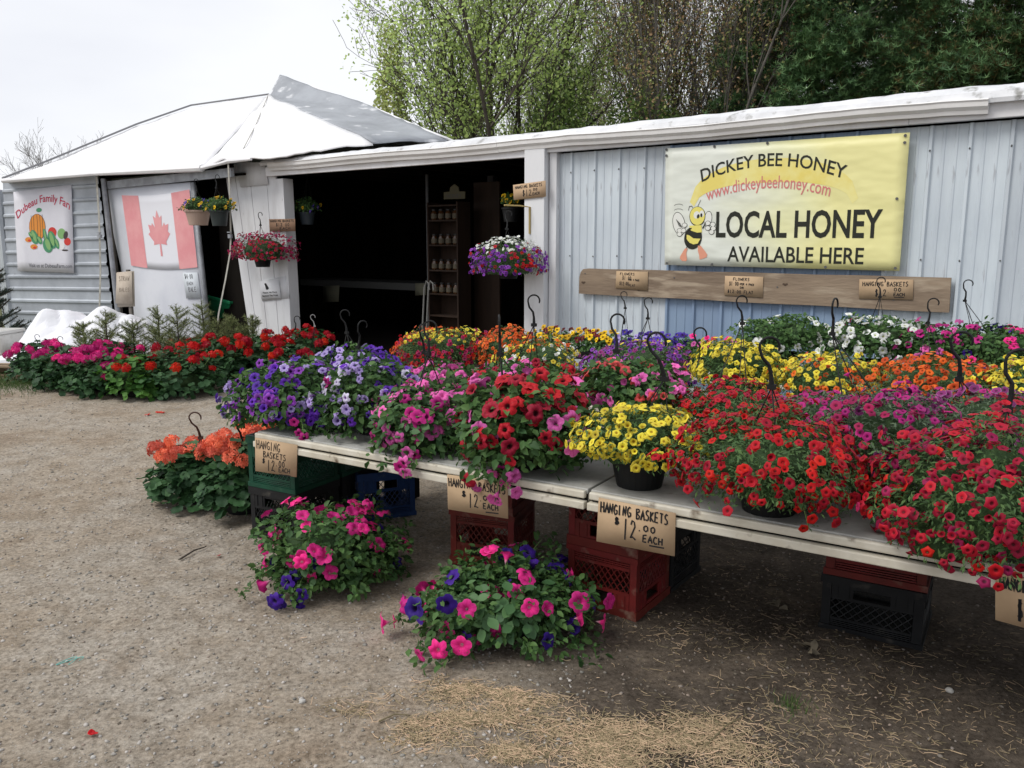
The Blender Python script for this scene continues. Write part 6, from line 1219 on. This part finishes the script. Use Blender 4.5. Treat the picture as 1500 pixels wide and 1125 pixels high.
basket(T, 3.2, 1462, 515, 120, 66, 'petunia', [('magenta', 1), ('hotpink', 2), ('indigo', .6)], 24, 'hot pink petunia basket at the right end of the back bench', base=.6, seed=138, group=GC, nl=1100, hook=(1419, 410, .1), turn=-.1, hs=1.0)
# spare hooks standing among the flats
for (u, v, yb, zb, lb) in [(914, 427, 3.5, .66, 'black basket hook rising from the yellow pansy flat')]:
    q = T.hit(u, v, yb); e = empty('basket_hook', T.world(q.x, q.y, zb), T.rz, lb, 'hook'); add_hanger(e, (0, 0, q.z-zb), .06, 0, turn=.1)
# ================================================================== GERANIUM ROW
gl = ['pink geranium pot at the left end of the row by the pallet', 'pink geranium pot, second from the left end of the row', 'full pink geranium pot in front of the tarp heap', 'large headed pink geranium pot at the middle of the row', 'low pink geranium pot left of the leafy green pot', 'bright green leafy pot with one red head in the geranium row', 'red geranium pot with broad dark leaves under the flag', 'red geranium pot under the green cart', 'red geranium pot at the foot of the leaning white boards', 'red geranium pot at the right end of the row beside the purple petunias', 'second row red geranium pot behind the broad leaved one', 'red geranium pot close behind the purple petunias']
GR = [(60, 562, 536, 66, 52, 'gerpink', 11), (98, 574, 541, 70, 56, 'gerpink', 11), (128, 580, 546, 70, 56, 'gerpink', 11), (160, 584, 548, 74, 60, 'gerpink', 12), (172, 562, 530, 70, 50, 'gerpink', 8), (202, 588, 556, 78, 58, 'gerred', 5), (268, 584, 548, 104, 74, 'gerred', 12),
      (328, 566, 532, 82, 70, 'gerred', 11), (388, 558, 525, 84, 66, 'gerred', 13), (448, 552, 516, 82, 64, 'gerred', 15), (300, 548, 520, 80, 44, 'gerred', 8), (420, 575, 540, 70, 50, 'gerred', 7)]
for i, (u, vg, vc, w, h, col, nh) in enumerate(GR):
    p = ground_at(u, vg-8); d = math.hypot(*p[:2]); R = w/2*d/F*1.05; hh = h*d/F; cz = (depth_at(u, vc, p[1])[2]); e = empty('potted_geranium', (p[0], p[1], 0), 0, gl[i], 'potted plant', 'geraniums in a row on the ground before the buildings'); add_pot(e, black, .135, .18)
    it = plant(e, 'geranium', (0, 0, max(cz, .2)), R, hh*.5, hh*.45, [(col, 1)], 1, nl=620, seed=200+i, leaf=(mat('fresh leaf', (.06, .17, .03), .6, rndattr=True, rnd=.35, transl=.25) if i == 5 else None), lsz=1.05)
    g = np.random.default_rng(300+i); st = MB()
    for k in range(int(nh*1.35)):
        a = g.uniform(0, 2*PI); r = R*math.sqrt(g.uniform(.05, 1))*1.0; q = (r*math.cos(a), r*math.sin(a)-.03, max(cz, .2)+hh*.5*(.62+.55*g.random())*(1-.35*(r/R)**2)); place_bloom(e, 'geranium', col, q, (math.cos(a)*.4, math.sin(a)*.4-.2, 1), .050, 'flower_head'); st.tube([(q[0]*.5, q[1]*.5, max(cz, .2)), (q[0], q[1], q[2])], .0025, 4, cap=False)
    st.build('flower_stalks', stem_m, e)['kind'] = 'stuff'
    if i in (0, 2, 8, 9): q = {0: (54, 490), 2: (88, 493), 8: (389, 481), 9: (435, 463)}[i]; t = depth_at(q[0], q[1], p[1]); add_hanger(e, (t[0]-p[0], 0, t[2]), .12, .18, m=black, size=1.2 if i == 9 else .9, turn=.3)
t = depth_at(458, 461, 7.6); e = empty('empty_hanger', (t[0], t[1], .3), 0, 'thin grey wire hanger above the red geraniums before the dark opening', 'hook'); add_hanger(e, (0, 0, t[2]-.3), .12, 0, m=mat('grey hook', (.3, .3, .3), .5), size=.8, turn=.2)
# coral geraniums in front of the table end
for i, (u, vg, uc, vc, w, h, nh, lb, hk, pr_) in enumerate([(289, 742, 287, 692, 112, 80, 10, 'coral geranium pot standing farthest left on the gravel under a rusty hook', (285, 604), .11), (358, 756, 360, 694, 122, 100, 12, 'coral geranium pot beside the crates, larger and nearer of the pair', (349, 610), .135), (392, 705, 392, 655, 90, 80, 4, 'coral geranium pot half hidden behind the other two at the table end', None, .12)]):
    p = ground_at(u, vg-9); d = math.hypot(*p[:2]); R = w/2*d/F; hh = h*d/F; cc = depth_at(uc, vc, p[1]); e = empty('potted_geranium', (p[0], p[1], 0), 0, lb, 'potted plant', 'coral geraniums at the table end'); add_pot(e, black, pr_, .15)
    plant(e, 'geranium', (cc[0]-p[0], 0, cc[2]), R, hh*.5, hh*.42, [('orangecoral', 1)], 1, nl=760, seed=230+i, lsz=.95); g = np.random.default_rng(330+i); st = MB()
    for k in range(int(nh*1.5)):
        a = g.uniform(0, 2*PI); r = R*math.sqrt(g.uniform(.02, 1))*.95; q = (cc[0]-p[0]+r*math.cos(a), r*math.sin(a)-.04, cc[2]+hh*.5*(.8+.5*g.random())*(1-.3*(r/R)**2)); place_bloom(e, 'geranium', 'orangecoral', q, (math.cos(a)*.4, -.3, 1), .05, 'flower_head'); st.tube([(q[0]*.5, q[1]*.5, cc[2]), tuple(q)], .0028, 4, cap=False)
    st.build('flower_stalks', stem_m, e)['kind'] = 'stuff'
    if hk: t = depth_at(hk[0], hk[1], p[1]); add_hanger(e, (t[0]-p[0], 0, t[2]), pr_*.9, .15, m=mat('rusty brown hook', (.06, .03, .022), .5) if i == 0 else black, size=1.25, turn=.2 if i == 0 else 1.5)
# ground petunias
def ground_petunia(u, vg, uc, vc, w, h, label, seed, cols, nf, trails, potr=.14, leaves=200, fs=1.3):
    p = ground_at(u, vg); d = (Vector(p)-Vector((0, 0, H))).length; R = w/2*d/F; hh = h*d/F; Y = p[1]; cc = depth_at(uc, vc, Y); e = empty('trailing_petunia', (p[0], p[1], 0), 0, label, 'potted plant', 'petunia pots on the ground before the tables'); add_pot(e, black, potr, .14)
    tr = []
    for tu, tv, dy, n, cl in trails: q = depth_at(tu, tv, Y+dy); tr.append(((q[0]-p[0], dy, max(q[2], .03)), n, cl))
    plant(e, 'petunia', (cc[0]-p[0], 0, cc[2]), R, hh*.5, min(hh*.5, cc[2]-.02), cols, nf, nl=2300, seed=seed, fsz=fs, trails=tr, lsz=.95, lump=.95, dens=.8)
    if leaves: leaves_single(e, (cc[0]-p[0], -.03, cc[2]), R*.8, hh*.46, min(hh*.45, cc[2]-.03), leaves, .056, seed+5)
    return e
ground_petunia(500, 850, 482, 812, 165, 110, 'pink and violet petunia trailing on the ground left, before the green crate', 401, [('hotpink', 3), ('hotpink', 1), ('indigo', .7)], 26, [(350, 885, -.25, 2, []), (405, 880, -.3, 5, ['indigo']), (430, 892, -.3, 3, ['indigo', 'indigo']), (385, 800, -.1, 4, ['hotpink']), (430, 735, .1, 5, ['hotpink']), (530, 740, .1, 4, ['hotpink']), (570, 780, .15, 1, ['indigo']), (575, 845, .05, 4, ['indigo'])], leaves=90)
ground_petunia(735, 925, 732, 878, 200, 108, 'pink and violet petunia with broad grey green leaves, nearest the camera on the ground', 402, [('hotpink', 3), ('indigo', 3)], 26, [(570, 915, -.05, 4, ['hotpink', 'magenta']), (620, 905, -.1, 4, ['indigo', 'hotpink']), (665, 965, -.2, 3, ['indigo', 'indigo']), (690, 935, -.15, 2, ['hotpink']), (725, 800, .05, 2, ['hotpink']), (770, 890, -.2, 2, ['hotpink']), (872, 915, -.05, 1, ['hotpink']), (830, 850, .05, 3, ['hotpink', 'indigo'])], leaves=240)
# ================================================================== BASKETS HUNG ON THE SHED
def hung(u, v, w, h, yb, kind, cols, nf, label, seed, hook, fr=WALL, pot=black, potr=.12, poth=.14, potv=None, single=True, fsz=1, nl=1300, low=-.6, **kw):
    c = fr.hit(u, v, yb); wp = fr.w(c); dist = (wp-Vector((0, 0, H))).length; R = w/2*dist/F; hh = h*dist/F
    zp = fr.hit(u, potv, yb).z if potv else c.z-hh*.5; e = empty('hanging_basket', fr.world(c.x, c.y, zp), fr.rz, label, 'flower basket', 'baskets hanging on the buildings'); add_pot(e, pot, potr, poth)
    plant(e, kind, (0, 0, c.z-zp), R, hh*.5, hh*.5, cols, nf, seed=seed, nl=nl, single=single, fsz=fsz, low=low, **kw)
    if hook: q = fr.hit(hook[0], hook[1], yb); add_hanger(e, (q.x-c.x, 0, q.z-zp), potr*.95, poth, size=1.2, turn=.2)
    return e
hung(384, 367, 84, 46, -.28, 'calibrachoa', [('cerise', 3), ('crimson', 1)], 300, 'round cerise million bells basket hung on the leaning white boards', 501, (381, 311), potv=391, nl=1800, leaf=leaf_gry, fsz=1.1)
hung(745, 384, 108, 66, -.38, 'calibrachoa', [('red', 1), ('violet', 1), ('violet', 1)], 290, 'big red, white and violet million bells basket hanging beside the white post', 502, None, potv=408, nl=1900, fsz=1.15, lump=.1, topcol='white', low=-.8)
c = WALL.hit(745, 384, -.38)
t0 = WALL.hit(745, 312, -.38)
e = empty('wire_hanger', WALL.w(t0), WALL.rz, 'dark hook and wires holding the big red and violet hanging basket', 'hook'); add_hanger(e, (0, 0, .02), .12, c.z-t0.z, size=1.3, turn=.2)
# bracket on the post
x0 = hw(776, 300, -.14).x; z0 = hw(770, 303, -.2).z; e = frame_thing(WALL, (x0, -.136, z0-.25), 'shelf_bracket', 'yellowed metal bracket fixed on the white post under the tan sign', 'bracket'); brm = mat('yellowed metal', (.42, .32, .13), .5)
a = Vector((x0, -.136, z0-.25)); mb = MB(); mb.tube([(x0, -.142, z0-.26), (x0, -.145, z0), (x0-.05, -.24, z0+.01), (x0-.12, -.4, z0+.012)], .009, 6); part(mb, 'arm', brm, e, a); mb = MB(); mb.box((x0, -.14, z0-.13), (.022, .006, .26)); part(mb, 'plate', brm, e, a)
hung(449, 302, 34, 26, .35, 'pansy', [('gold', 2), ('blue', 1)], 16, 'dark blue pot of yellow pansies hanging inside the left of the opening', 503, (450, 240), pot=mat('slate pot', (.035, .045, .055), .5), potv=329, potr=.11, poth=.16, nl=400, fsz=1.3)
hung(748, 293, 26, 18, .3, 'pansy', [('gold', 1)], 8, 'dark pot with two yellow pansies hanging behind the tan sign', 504, None, potv=325, potr=.1, poth=.15, nl=250, fsz=1.5)
hung(289, 301, 40, 20, -.25, 'pansy', [('gold', 2), ('blue', 2)], 22, 'tan pot of yellow and violet pansies hanging by the flag', 505, (287, 262), fr=YB, pot=mat('tan pot', (.42, .31, .25), .6), potv=330, potr=.165, poth=.19, nl=420, fsz=1.3)
hung(320, 300, 36, 22, -.3, 'pansy', [('gold', 1)], 26, 'dark green pot full of yellow pansies hanging beside the tan pot', 506, (318, 256), fr=YB, pot=mat('dark green pot', (.03, .04, .04), .5), potv=331, potr=.12, poth=.19, nl=420, fsz=1.3)
